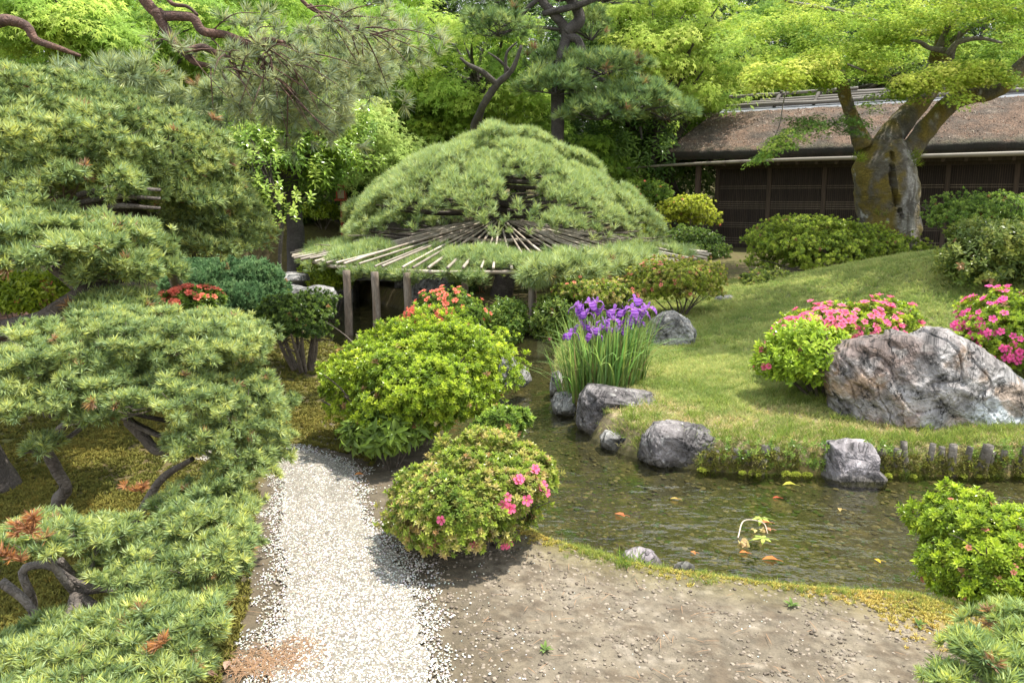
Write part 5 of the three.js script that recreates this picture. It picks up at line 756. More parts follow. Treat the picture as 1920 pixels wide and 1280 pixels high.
{ // red pine boughs reaching over from the upper left
  const t = thing('red_pine', 'old red pine reaching bare reddish boughs down across the upper corner', 'pine tree'), bark = barkTone([0.23, 0.12, 0.085], [0.1, 0.06, 0.05], 9), D = 6.6;
  bough(t, 'trunk', [V(-4.6, -0.1, -7.4), V(-4.75, 1.5, -7.3), V(-4.6, 3.2, -7.2), V(-4.2, 5, -7)], [0.22, 0.19, 0.17, 0.12], bark, { step: 0.08 });
  const main = [V(-4.45, 4.2, -7.1), at(200, -130, D), at(268, -5, D), at(300, 28, D), at(330, 30, D), at(362, 34, D), at(380, 58, D), at(425, 66, D), at(470, 82, D), at(510, 75, D), at(560, 92, D)];
  bough(t, 'bough', main, [0.09, 0.07, 0.062, 0.058, 0.05, 0.045, 0.042, 0.038, 0.032, 0.026, 0.014], bark, { rough: 0.22, step: 0.02, max: 140 });
  bough(t, 'bough', [at(292, 20, D), at(310, 55, D), at(325, 78, D - 0.05), at(345, 96, D - 0.1), at(380, 88, D - 0.1), at(415, 105, D - 0.1), at(450, 108, D - 0.1)], [0.05, 0.04, 0.036, 0.032, 0.026, 0.02, 0.01], bark, { rough: 0.22, step: 0.02 });
  bough(t, 'bough', [at(345, 100, D - 0.1), at(365, 117, D - 0.1), at(400, 124, D - 0.1), at(440, 128, D - 0.1)], [0.024, 0.02, 0.016, 0.008], bark, { rough: 0.2, step: 0.02 });
  bough(t, 'bough', [at(425, 66, D), at(470, 95, D), at(500, 120, D), at(525, 150, D), at(548, 185, D)], [0.022, 0.018, 0.014, 0.011, 0.006], bark, { rough: 0.2, step: 0.02 });
  bough(t, 'bough', [at(300, -30, D), at(320, 5, D), at(350, 12, D), at(370, 28, D)], [0.02, 0.018, 0.014, 0.01], bark, { step: 0.02 });
  bough(t, 'bough', [V(-4.6, 3.4, -7.2), at(-30, 40, 6.3), at(10, 38, 6.2), at(48, 48, 6.2), at(66, 74, 6.2), at(110, 90, 6.2), at(150, 105, 6.3)], [0.1, 0.07, 0.055, 0.05, 0.045, 0.03, 0.012], bark, { rough: 0.22, step: 0.02 });
  bough(t, 'bough', [V(-4.2, 4.9, -7), at(380, -150, 7), at(520, -60, 7), at(570, 5, 7), at(610, 30, 7), at(650, 50, 7), at(690, 62, 7)], [0.06, 0.05, 0.04, 0.03, 0.022, 0.016, 0.008], bark, { rough: 0.2, step: 0.03 });
  const R = rng(1081), tw = [], items = [];
  const starts = [[450, 82], [500, 120], [525, 150], [430, 105], [400, 122], [560, 92], [480, 80], [520, 76], [548, 185], [500, 100], [440, 128], [540, 120], [620, 35], [660, 52], [690, 62], [580, 10], [460, 70], [390, 60], [350, 100], [600, 25]];
  for (let i = 0; i < 84; i++) {
    const s = starts[i % starts.length], b = at(s[0] + (R() - 0.5) * 24, s[1] + (R() - 0.5) * 10, D + (R() - 0.5) * 0.5), e = b.clone().add(V(mix(-0.1, 0.55, R()), mix(-0.5, 0.12, R()), (R() - 0.5) * 0.9)), m = b.clone().lerp(e, 0.5).add(V(0.04 * (R() - 0.5), 0.06 * R(), 0.04));
    tw.push(limb([b, m, e], [0.007, 0.005, 0.0025], { seg: 4, rough: 0.3, step: 0.05, max: 14, tone: bark, cap: false }));
    for (let k = 0; k < 6; k++) { const q = m.clone().lerp(e, mix(0.2, 1.15, R())).add(V((R() - 0.5) * 0.2, (R() - 0.5) * 0.16, -0.1 - 0.25 * R())); items.push([q.x, q.y, q.z, e.x - b.x + (R() - 0.5) * 0.8, e.y - b.y + 0.25 + (R() - 0.5) * 0.6, e.z - b.z + (R() - 0.5) * 0.8, mix(0.6, 0.95, R()), ...mix3([0.24, 0.3, 0.14], [0.5, 0.54, 0.26], R())]); }
  }
  for (const [px, py, d, rw, rh, n] of [[420, 185, 7.3, 130, 36, 110], [560, 200, 7.3, 90, 56, 90], [620, 110, 7.4, 80, 56, 80], [230, 145, 7, 130, 26, 110], [340, 205, 7.2, 100, 26, 80], [680, 130, 7.8, 60, 60, 50]]) items.push(...crownItems(at(px, py, d), [rw * d / FOC, rh * d / FOC, 0.5], n, 1083 + px, [[0.2, 0.27, 0.13], [0.38, 0.46, 0.2], [0.55, 0.6, 0.28]], { lobes: 14, lump: 0.5, low: -0.9, inner: 0.5, up: 0.1, jit: 1.2, gap: -0.15, size: 0.85 }));
  part('twigs', mergeGeometries(tw), M.barkFine, t, 'stuff');
  foliage('foliage', G.blackPine, M.needle, items, t, 1084);
}
// ---------------------------------------------------------------- broadleaf trees
const mossBark = (x, y, z, nx, ny) => { const a = fbm(x * 3, y * 2, z * 3, 4), b = fbm(x * 12, y * 12, z * 12, 3); let c = mix3([0.17, 0.15, 0.12], [0.1, 0.085, 0.065], sst(-0.2, 0.2, b)); c = mix3(c, [0.22, 0.16, 0.018], sst(-0.22, 0.12, a + 0.25 * b) * 0.92); return mix3(c, [0.5, 0.5, 0.47], sst(0.3, 0.4, fbm(x * 6 + 9, y * 4, z * 6, 4) + 0.4 * b) * 0.8); };
// crown: [px, py, distance, half width px, half height px, depth m]; pads of flat leaf sprays
function padItems(list, R, c, r, nPads, perPad, palette, o = {}) {
  for (let i = 0; i < nPads; i++) {
    const d = rdir(R), q = Math.cbrt(mix(o.hollow ?? 0.25, 1, R())), pc = V(c.x + d.x * r[0] * q, c.y + d.y * r[1] * q, c.z + d.z * r[2] * q), pr = mix(0.35, 0.8, R()) * (o.pad ?? 1), tint = R();
    for (let k = 0; k < perPad; k++) {
      const a = R() * 6.2832, s = Math.sqrt(R()), x = pc.x + Math.cos(a) * s * pr, z = pc.z + Math.sin(a) * s * pr, y = pc.y - s * s * pr * 0.3 + (R() - 0.5) * pr * (o.thick ?? 0.3);
      const t = clamp(0.6 * tint + 0.4 * R()), cc = t < 0.5 ? mix3(palette[0], palette[1], t * 2) : mix3(palette[1], palette[2], t * 2 - 1);
      list.push([x, y, z, Math.cos(a) * 0.45 * s + (R() - 0.5) * 0.5, 1, Math.sin(a) * 0.45 * s + (R() - 0.5) * 0.5 + 0.45, mix(0.8, 1.3, R()) * (o.size ?? 1), ...cc]);
    }
  }
}
const MAPLE = { lime: [[0.13, 0.25, 0.04], [0.28, 0.43, 0.06], [0.48, 0.58, 0.11]], yellow: [[0.18, 0.3, 0.045], [0.36, 0.49, 0.07], [0.57, 0.62, 0.15]], green: [[0.09, 0.19, 0.025], [0.2, 0.33, 0.035], [0.37, 0.47, 0.055]], pale: [[0.18, 0.3, 0.06], [0.34, 0.46, 0.11], [0.54, 0.6, 0.19]], deep: [[0.05, 0.12, 0.02], [0.1, 0.19, 0.03], [0.19, 0.29, 0.05]] };
function tree(name, label, d, crowns, palette, geo, mat, seed, o = {}) {
  if ([1201, 1205, 1213, 1217].includes(seed)) { d += 1.6; crowns.forEach((q) => { q[2] += 1.6; }); }
  const t = thing(name, label, 'tree'), R = rng(seed), items = [], bark = o.bark ?? barkTone([0.13, 0.11, 0.085], [0.055, 0.045, 0.035], 7), [px, py] = o.trunk ?? [crowns[0][0], crowns[0][1] + crowns[0][4]];
  const f = at(px, py, d), foot = V(f.x, ground(f.x, f.z) - 0.15, f.z), top = at(crowns[0][0], crowns[0][1] - crowns[0][4] * 0.3, crowns[0][2]), w = o.w ?? 0.13;
  const fork = foot.clone().lerp(V(f.x, Math.max(f.y, foot.y + 0.8), f.z), 1);
  bough(t, 'trunk', [foot, foot.clone().lerp(fork, 0.5).add(V((R() - 0.5) * 0.2, 0, 0)), fork, fork.clone().lerp(top, 0.5).add(V((R() - 0.5) * 0.4, 0, (R() - 0.5) * 0.4)), top], [w, w * 0.85, w * 0.75, w * 0.45, w * 0.12], bark, { step: 0.1, seg: 9 });
  for (const [cx, cy, cd, rw, rh, rz, nP0, per] of crowns) { const nP = Math.round(nP0 * 0.52);
    const c = at(cx, cy, cd), s = cd / FOC, r = [rw * s, rh * s, rz ?? rw * s * 0.8];
    padItems(items, R, c, r, nP, per, palette, o);
    for (let k = 0; k < 5; k++) { const e = V(c.x + (R() - 0.5) * 1.5 * r[0], c.y + (R() - 0.3) * r[1], c.z + (R() - 0.5) * 1.5 * r[2]), b = fork.clone().lerp(top, R() * 0.5); bough(t, 'limb', [b, b.clone().lerp(e, 0.5).add(V((R() - 0.5) * 0.4, 0.15, (R() - 0.5) * 0.4)), e], [w * 0.4, w * 0.28, w * 0.08], bark, { step: 0.12, seg: 6 }); }
  }
  foliage('crown', geo, mat, items, t, seed);
  for (const [pts, rad] of o.boughs ?? []) bough(t, 'limb', pts, rad, o.boughBark ?? bark, { step: 0.05, seg: 9, rough: 0.2 });
  return t;
}
const S = M.soft;
tree('maple_tree', 'yellow green maple with a dark forked trunk left of the tall black pine', 17.5, [[870, 110, 17.8, 150, 110, 1.6, 80, 13], [760, 130, 18.5, 120, 120, 1.5, 60, 13], [940, 215, 17.6, 100, 60, 1.2, 36, 12]], MAPLE.lime, G.maple, S, 1201, { trunk: [905, 195], w: 0.13, boughs: [[[at(880, 330, 17.6), at(888, 250, 16.8), at(905, 200, 16.2), at(930, 160, 16), at(960, 130, 15.9), at(978, 85, 15.9)], [0.12, 0.1, 0.09, 0.075, 0.06, 0.03]], [[at(932, 158, 16), at(905, 135, 15.9), at(880, 122, 15.9), at(862, 108, 15.9)], [0.06, 0.055, 0.045, 0.02]], [[at(948, 140, 15.95), at(950, 100, 15.9), at(970, 78, 15.9)], [0.035, 0.03, 0.012]], [[at(956, 132, 15.95), at(935, 112, 15.9), at(915, 98, 15.9)], [0.03, 0.025, 0.012]]] });
tree('maple_tree', 'bright yellow green maple filling the gap beside the red pine boughs', 19, [[660, 110, 19, 150, 130, 1.8, 80, 13], [730, 60, 19.5, 120, 90, 1.6, 50, 13], [560, 60, 19.5, 130, 90, 1.6, 44, 12]], MAPLE.lime, G.maple, S, 1205, { trunk: [690, 260], w: 0.14 });
tree('maple_tree', 'pale green maple low behind the lantern', 17.2, [[665, 235, 17.2, 70, 70, 0.9, 36, 12], [705, 290, 17, 56, 40, 0.7, 22, 11], [610, 190, 16, 60, 50, 0.9, 24, 11]], MAPLE.pale, G.maple, S, 1209, { trunk: [690, 330], w: 0.08 });
tree('maple_tree', 'mid green maple in the hollow behind the top of the dome pine', 18.6, [[830, 225, 18.6, 100, 52, 1.2, 44, 12], [960, 250, 18.8, 70, 36, 1, 26, 12], [1090, 290, 18.2, 70, 40, 0.9, 30, 12], [1020, 300, 18.4, 60, 30, 0.9, 22, 12]], MAPLE.green, G.maple, S, 1213, { trunk: [840, 300], w: 0.09 });
tree('maple_tree', 'yellow maple above the corner of the bark roof', 18.5, [[1210, 80, 18.6, 100, 90, 1.6, 60, 13], [1300, 120, 18.4, 100, 80, 1.4, 54, 13], [1250, 20, 19, 130, 60, 1.8, 44, 13]], MAPLE.yellow, G.maple, S, 1217, { trunk: [1230, 260], w: 0.12 });
tree('maple_tree', 'green maple overhanging the gable end of the bark roof', 24.5, [[1330, 170, 25, 110, 60, 1.4, 66, 13], [1420, 110, 25, 120, 80, 1.6, 66, 13], [1180, 245, 22.5, 60, 46, 1.2, 34, 12], [1165, 320, 20.5, 44, 26, 0.8, 20, 12]], MAPLE.lime, G.maple, S, 1221, { trunk: [1225, 330], w: 0.14 });
tree('maple_tree', 'shaded green maple standing behind the ridge of the house', 25, [[1560, 60, 24.5, 160, 80, 2, 60, 13], [1500, 130, 23.8, 120, 50, 1.4, 40, 13], [1850, 120, 22, 110, 60, 1.6, 46, 13]], MAPLE.green, G.maple, S, 1225, { trunk: [1500, 250], w: 0.16 });
tree('maple_tree', 'lime green maple high behind the domed white pine', 14.5, [[170, 50, 14.5, 120, 60, 1.4, 46, 13], [60, 30, 14, 120, 50, 1.3, 40, 13], [260, 80, 14.8, 90, 46, 1.1, 30, 12], [380, 60, 15.5, 90, 60, 1.2, 34, 12]], MAPLE.lime, G.maple, S, 1229, { trunk: [230, 250], w: 0.12 });
tree('maple_tree', 'leafy green tree closing the view above the domed white pine', 17.5, [[60, -10, 17, 160, 60, 2, 46, 12], [300, 0, 17.5, 200, 70, 2, 60, 12], [450, 130, 17.5, 130, 60, 1.6, 46, 12], [120, 110, 17, 140, 50, 1.6, 40, 12], [510, 60, 18, 90, 60, 1.4, 30, 12]], MAPLE.green, G.maple, S, 1233, { trunk: [330, 300], w: 0.18 });
tree('evergreen_tree', 'glossy dark evergreen with hanging leaves beside the lantern', 14, [[560, 270, 14, 84, 60, 1.1, 44, 13], [500, 240, 14.4, 70, 50, 1, 30, 13], [620, 255, 14.3, 60, 52, 0.9, 28, 13], [480, 330, 13.6, 50, 40, 0.7, 20, 13], [580, 200, 14.6, 80, 40, 1, 24, 13]], MAPLE.green, G.lance, M.glossy, 1237, { trunk: [548, 345], w: 0.2, thick: 0.8, pad: 0.8, bark: barkTone([0.12, 0.11, 0.1], [0.06, 0.05, 0.045], 6) });
tree('slender_tree', 'slender bright leaved sapling in front of the dark evergreen', 12.6, [[470, 270, 12.5, 50, 44, 0.6, 18, 11], [500, 370, 12.4, 36, 20, 0.4, 8, 11], [440, 230, 12.8, 40, 30, 0.6, 12, 11]], MAPLE.lime, G.broad, M.glossy, 1241, { trunk: [526, 400], w: 0.035, thick: 0.8, pad: 0.7, size: 1.3 });
tree('evergreen_tree', 'dark evergreen filling the shadow behind the tall black pine', 21, [[1110, 60, 21, 80, 90, 1.4, 50, 14], [1150, 200, 20.5, 90, 60, 1.4, 40, 14], [1240, 280, 20, 80, 40, 1.2, 30, 14]], MAPLE.deep, G.lance, M.glossy, 1245, { trunk: [1262, 360], w: 0.2, thick: 0.9, size: 1.4 });
tree('evergreen_tree', 'dark evergreen deep in the shade above the moss bank', 19.5, [[470, 190, 19, 110, 70, 1.6, 50, 14], [600, 320, 18.5, 90, 46, 1.4, 36, 14], [520, 400, 18.5, 60, 30, 1.2, 16, 14], [720, 330, 18, 60, 30, 1, 16, 14]], MAPLE.deep, G.lance, M.glossy, 1249, { trunk: [640, 330], w: 0.22, thick: 0.9, size: 1.4 });
{ // the old maple by the house
  const t = thing('old_maple', 'old mossy maple with a hollow split trunk and three limbs before the house', 'tree'), D = 13.4, b = at(1668, 430, D), foot = V(b.x, ground(b.x, b.z) - 0.15, b.z), R = rng(1301);
  // one stout bole with a long hollow slit in its face and bleached dead wood beside it
  const boleTone = (x, y, z) => mix3(mossBark(x, y, z), mix3([0.46, 0.44, 0.41], [0.15, 0.13, 0.11], sst(-0.15, 0.2, fbm(x * 16, y * 2.2, z * 16, 4))), sst(b.x - 0.12, b.x + 0.02, x + 0.12 * noise(x * 3, y * 3, 1)) * sst(b.x + 0.33, b.x + 0.16, x + 0.1 * noise(x * 4, y * 3, 5)) * sst(foot.y + 0.5, foot.y + 0.9, y) * 0.9);
  const bole = limb([V(foot.x, foot.y, foot.z), at(1668, 420, D), at(1665, 380, D), at(1660, 330, D), at(1657, 295, D), at(1656, 272, D), at(1656, 262, D)], [0.74, 0.56, 0.47, 0.46, 0.5, 0.48, 0.28], { seg: 90, rough: 0.12, step: 0.022, max: 110, tone: boleTone });
  const bp = bole.attributes.position, slit = [[1650, 288], [1647, 318], [1649, 348], [1655, 378], [1668, 404]].map(([x, y]) => at(x, y, D));
  for (let i = 0; i < bp.count; i++) { const x = bp.getX(i), y = bp.getY(i), z = bp.getZ(i); if (z < -D + 0.1) continue; let m = 9; for (let k = 0; k < 4; k++) { const p = slit[k], q = slit[k + 1], t2 = clamp((y - p.y) / (q.y - p.y)); m = Math.min(m, Math.hypot(x - mix(p.x, q.x, t2), y - mix(p.y, q.y, t2)) / (0.045 * (1 - 0.6 * Math.abs(k - 1.5) / 1.5))); } bp.setZ(i, z - 0.3 * sst(1, 0.1, m) + 0.05 * sst(2.2, 1.1, m) * sst(0.6, 1, m)); bp.setX(i, x + 0.012 * noise(x * 5, y * 4, z * 5)); }
  bole.computeVertexNormals();
  part('trunk', bole, M.bark, t);
  bough(t, 'limb', [at(1622, 275, D), at(1606, 240, D), at(1590, 195, D - 0.05), at(1580, 155, D - 0.1), at(1574, 142, D - 0.1)], [0.17, 0.12, 0.1, 0.1, 0.085], mossBark, { seg: 14, rough: 0.18 });
  bough(t, 'limb', [at(1578, 150, D - 0.1), at(1560, 140, D - 0.2), at(1540, 138, D - 0.3), at(1526, 142, D - 0.3)], [0.08, 0.075, 0.065, 0.05], mossBark, { seg: 12, rough: 0.25 });
  bough(t, 'sawn_stub', [at(1572, 150, D - 0.12), at(1576, 132, D - 0.18)], [0.085, 0.08], (x, y, z, nx, ny) => mix3([0.5, 0.42, 0.22], [0.42, 0.4, 0.37], clamp(0.5 + 2 * fbm(x * 9, y * 9, z * 9, 3))), { seg: 12 });
  bough(t, 'limb', [at(1650, 285, D + 0.1), at(1678, 245, D + 0.2), at(1712, 205, D + 0.4), at(1742, 165, D + 0.6), at(1758, 120, D + 0.7), at(1775, 60, D + 0.7), at(1790, -30, D + 0.7)], [0.22, 0.2, 0.18, 0.17, 0.16, 0.13, 0.1], mossBark, { seg: 14, rough: 0.16 });
  bough(t, 'limb', [at(1690, 300, D), at(1722, 262, D - 0.1), at(1752, 225, D - 0.2), at(1782, 195, D - 0.3), at(1815, 180, D - 0.4), at(1855, 172, D - 0.5), at(1890, 152, D - 0.6), at(1930, 110, D - 0.6)], [0.22, 0.17, 0.15, 0.15, 0.14, 0.13, 0.13, 0.09], mossBark, { seg: 14, rough: 0.16 });
  const pale = barkTone([0.36, 0.33, 0.3], [0.19, 0.16, 0.14], 8);
  [[[[1780, 200], [1790, 165], [1785, 110], [1800, 60]], 0.07], [[[1775, 95], [1745, 90], [1725, 78], [1710, 76]], 0.05], [[[1778, 100], [1800, 78], [1840, 72], [1880, 80]], 0.05], [[[1785, 80], [1820, 50], [1870, 30], [1925, 10]], 0.055], [[[1735, 180], [1700, 178], [1670, 150], [1620, 132], [1590, 120]], 0.036], [[[1800, 170], [1830, 162], [1880, 160]], 0.035], [[[1760, 90], [1790, 30], [1830, -10]], 0.06]].forEach(([p, r], i) => bough(t, 'limb', p.map(([x, y], k) => at(x, y, D + 0.1 - 0.2 * k - (i % 3) * 0.25)), [r, r * 0.8, r * 0.6, r * 0.35], pale, { seg: 8 }));
  bough(t, 'limb', [at(1775, 60, D + 0.6), at(1700, 60, D + 0.4), at(1640, 40, D + 0.2), at(1560, 18, D), at(1490, 5, D - 0.2), at(1460, -6, D - 0.3)], [0.07, 0.05, 0.045, 0.04, 0.032, 0.02], pale, { seg: 8 });
  bough(t, 'twig', [at(1480, 150, D - 0.6), at(1470, 190, D - 0.8), at(1460, 240, D - 0.9), at(1440, 275, D - 1)], [0.012, 0.01, 0.008, 0.005], pale, { seg: 5 });
  const items = [], spray = (px, py, d, rw, rh, n, pal, sz = 1) => { const c = at(px, py, d), s = d / FOC; for (let i = 0; i < n; i++) { const a = R() * 6.2832, q = Math.sqrt(R()), x = c.x + Math.cos(a) * q * rw * s, z = c.z + Math.sin(a) * q * rw * s * 0.8, y = c.y + (R() - 0.5) * rh * s * 2 - q * q * rh * s * 0.8, t2 = R(), cc = t2 < 0.5 ? mix3(pal[0], pal[1], t2 * 2) : mix3(pal[1], pal[2], t2 * 2 - 1); if (noise(x * 2.2, y * 2.2, z * 2.2) < -0.16) continue; items.push([x, y, z, Math.cos(a) * 0.4 * q + (R() - 0.5) * 0.4, 1, Math.sin(a) * 0.4 * q + (R() - 0.5) * 0.4 + 0.2, sz * mix(0.7, 1.1, R()), ...cc]); } };
  const Y = [[0.26, 0.38, 0.04], [0.46, 0.56, 0.07], [0.66, 0.68, 0.16]], L = [[0.18, 0.31, 0.04], [0.36, 0.5, 0.06], [0.56, 0.63, 0.11]], Gn = MAPLE.lime;
  spray(1480, 125, D - 0.9, 78, 16, 90, Y); spray(1560, 100, D - 0.7, 70, 14, 70, Y); spray(1450, 140, D - 1.1, 44, 14, 40, Y); spray(1610, 95, D - 0.6, 60, 14, 60, L); spray(1540, 140, D - 0.8, 50, 10, 34, L); spray(1640, 125, D - 0.6, 40, 10, 24, L);
  spray(1740, 145, D - 1.0, 60, 14, 60, Y); spray(1810, 125, D - 1.1, 70, 16, 80, Y); spray(1870, 130, D - 1.0, 56, 14, 50, L); spray(1700, 160, D - 0.9, 34, 10, 22, L); spray(1800, 180, D - 1.2, 40, 8, 18, L);
  spray(1600, 30, D + 0.2, 170, 26, 190, L); spray(1480, 60, D + 0.6, 120, 26, 120, Gn); spray(1760, 20, D - 0.2, 150, 26, 160, L); spray(1890, 50, D - 0.2, 110, 30, 110, Gn); spray(1700, 70, D + 0.9, 110, 20, 90, Gn); spray(1560, 65, D + 0.8, 130, 18, 100, Gn); spray(1860, 0, D - 0.6, 140, 26, 130, L); spray(1660, -30, D - 1, 300, 40, 260, L); spray(1900, 100, D + 0.4, 70, 26, 60, Gn); spray(1640, 100, D + 1.2, 90, 22, 70, Gn);
  for (let i = 0; i < 9; i++) spray(1400 + 11 * i, 318 - 9 * i, D - 1.2, 14 + i * 1.2, 8, 10, Gn, 0.8); // the spray hanging before the wall
  spray(1500, 225, D - 0.9, 60, 14, 40, MAPLE.deep, 0.9); spray(1580, 230, D - 0.6, 60, 14, 36, MAPLE.deep, 0.9); spray(1660, 180, D - 0.4, 44, 10, 20, Gn, 0.9);
  // crown above and before the view, which throws its dappled shade on lawn and roof
  for (let i = 0; i < 8; i++) { const c = V(mix(4.5, 9.5, R()), mix(4.9, 6.2, R()), -mix(9.6, 12, R())), pr = mix(0.5, 0.9, R()); for (let k = 0; k < 20; k++) { const a = R() * 6.28, q = Math.sqrt(R()) * pr; items.push([c.x + Math.cos(a) * q, c.y + (R() - 0.5) * 0.2, c.z + Math.sin(a) * q, (R() - 0.5) * 0.6, 1, (R() - 0.5) * 0.6, mix(0.9, 1.4, R()), ...mix3(L[0], L[1], R())]); } }
  bough(t, 'limb', [at(1930, 110, D - 0.6), V(7.6, 4.9, -11.6), V(6.4, 5.3, -10.4), V(5.2, 5.4, -9.6), V(4.1, 5.3, -9.2)], [0.09, 0.07, 0.055, 0.04, 0.02], mossBark, { seg: 9 });
  for (const [x, y, z, pr] of [[4.1, 5.3, -9.1, 0.8], [5.0, 5.5, -9.6, 0.9], [3.7, 5.1, -10, 0.7], [4.6, 5.3, -10.3, 0.7], [6.7, 5.4, -10.4, 0.9], [7.3, 5.5, -11, 0.8], [6.3, 5.2, -11.4, 0.7]]) for (let k = 0; k < 60; k++) { const a = R() * 6.28, q = Math.sqrt(R()) * pr; items.push([x + Math.cos(a) * q, y + (R() - 0.5) * 0.3, z + Math.sin(a) * q, (R() - 0.5) * 0.6, 1, (R() - 0.5) * 0.6, mix(0.9, 1.4, R()), ...mix3(L[0], L[1], R())]); }
  foliage('crown', G.mapleNear, S, items, t, 1303);
  const ferns = [], Q = rng(1311); for (const [px, py] of [[1614, 300], [1610, 296], [1696, 312], [1690, 318], [1712, 308], [1655, 400], [1712, 292], [1700, 300]]) { const p = at(px, py, D - 0.3); for (let k = 0; k < 3; k++) ferns.push([p.x + (Q() - 0.5) * 0.1, p.y, p.z + 0.02, Q() - 0.5, 0.4, 1, 1.3, 0.2, 0.27, 0.03]); }
  foliage('fern', G.tallGrass, M.grass, ferns, t, 1312);
}
{ // woodland closing the view
  const R = rng(1401), items = [];
  for (let i = 0; i < 17000; i++) { const x = mix(-26, 30, R()), d = mix(26, 36, R()), h = 13 + 1.5 * noise(x * 0.15, d * 0.2, 2), y = land(x, d) + h * Math.sqrt(R()) * (0.35 + 0.65 * sst(-0.35, 0.2, noise(x * 0.35, d * 0.35, 8))); const k = clamp(0.5 + 1.2 * noise(x * 0.5, y * 0.6, d * 0.5) + 0.3 * (R() - 0.5)); items.push([x, y, -d, (R() - 0.5), 1, R() * 1.2, mix(0.8, 1.4, R()), ...mix3([0.03, 0.075, 0.016], [0.16, 0.25, 0.04], k)]); }
  stuffScatter('woodland', G.woods, M.soft, items, 'dense green woodland closing the view behind the garden trees', 1402);
  const trunks = []; for (let i = 0; i < 60; i++) { const x = mix(-24, 28, R()), d = mix(25, 33, R()), y = land(x, d); trunks.push(limb([V(x, y - 0.3, -d), V(x + (R() - 0.5) * 0.5, y + 3, -d), V(x + (R() - 0.5), y + 8, -d)], [0.2, 0.16, 0.06], { seg: 7, step: 0.6, tone: flat([0.06, 0.05, 0.04]) })); }
  const w = part('woodland_trunks', mergeGeometries(trunks), M.bark, scene, 'stuff'); w.userData.label = 'dark trunks standing in the woodland behind the garden';
}
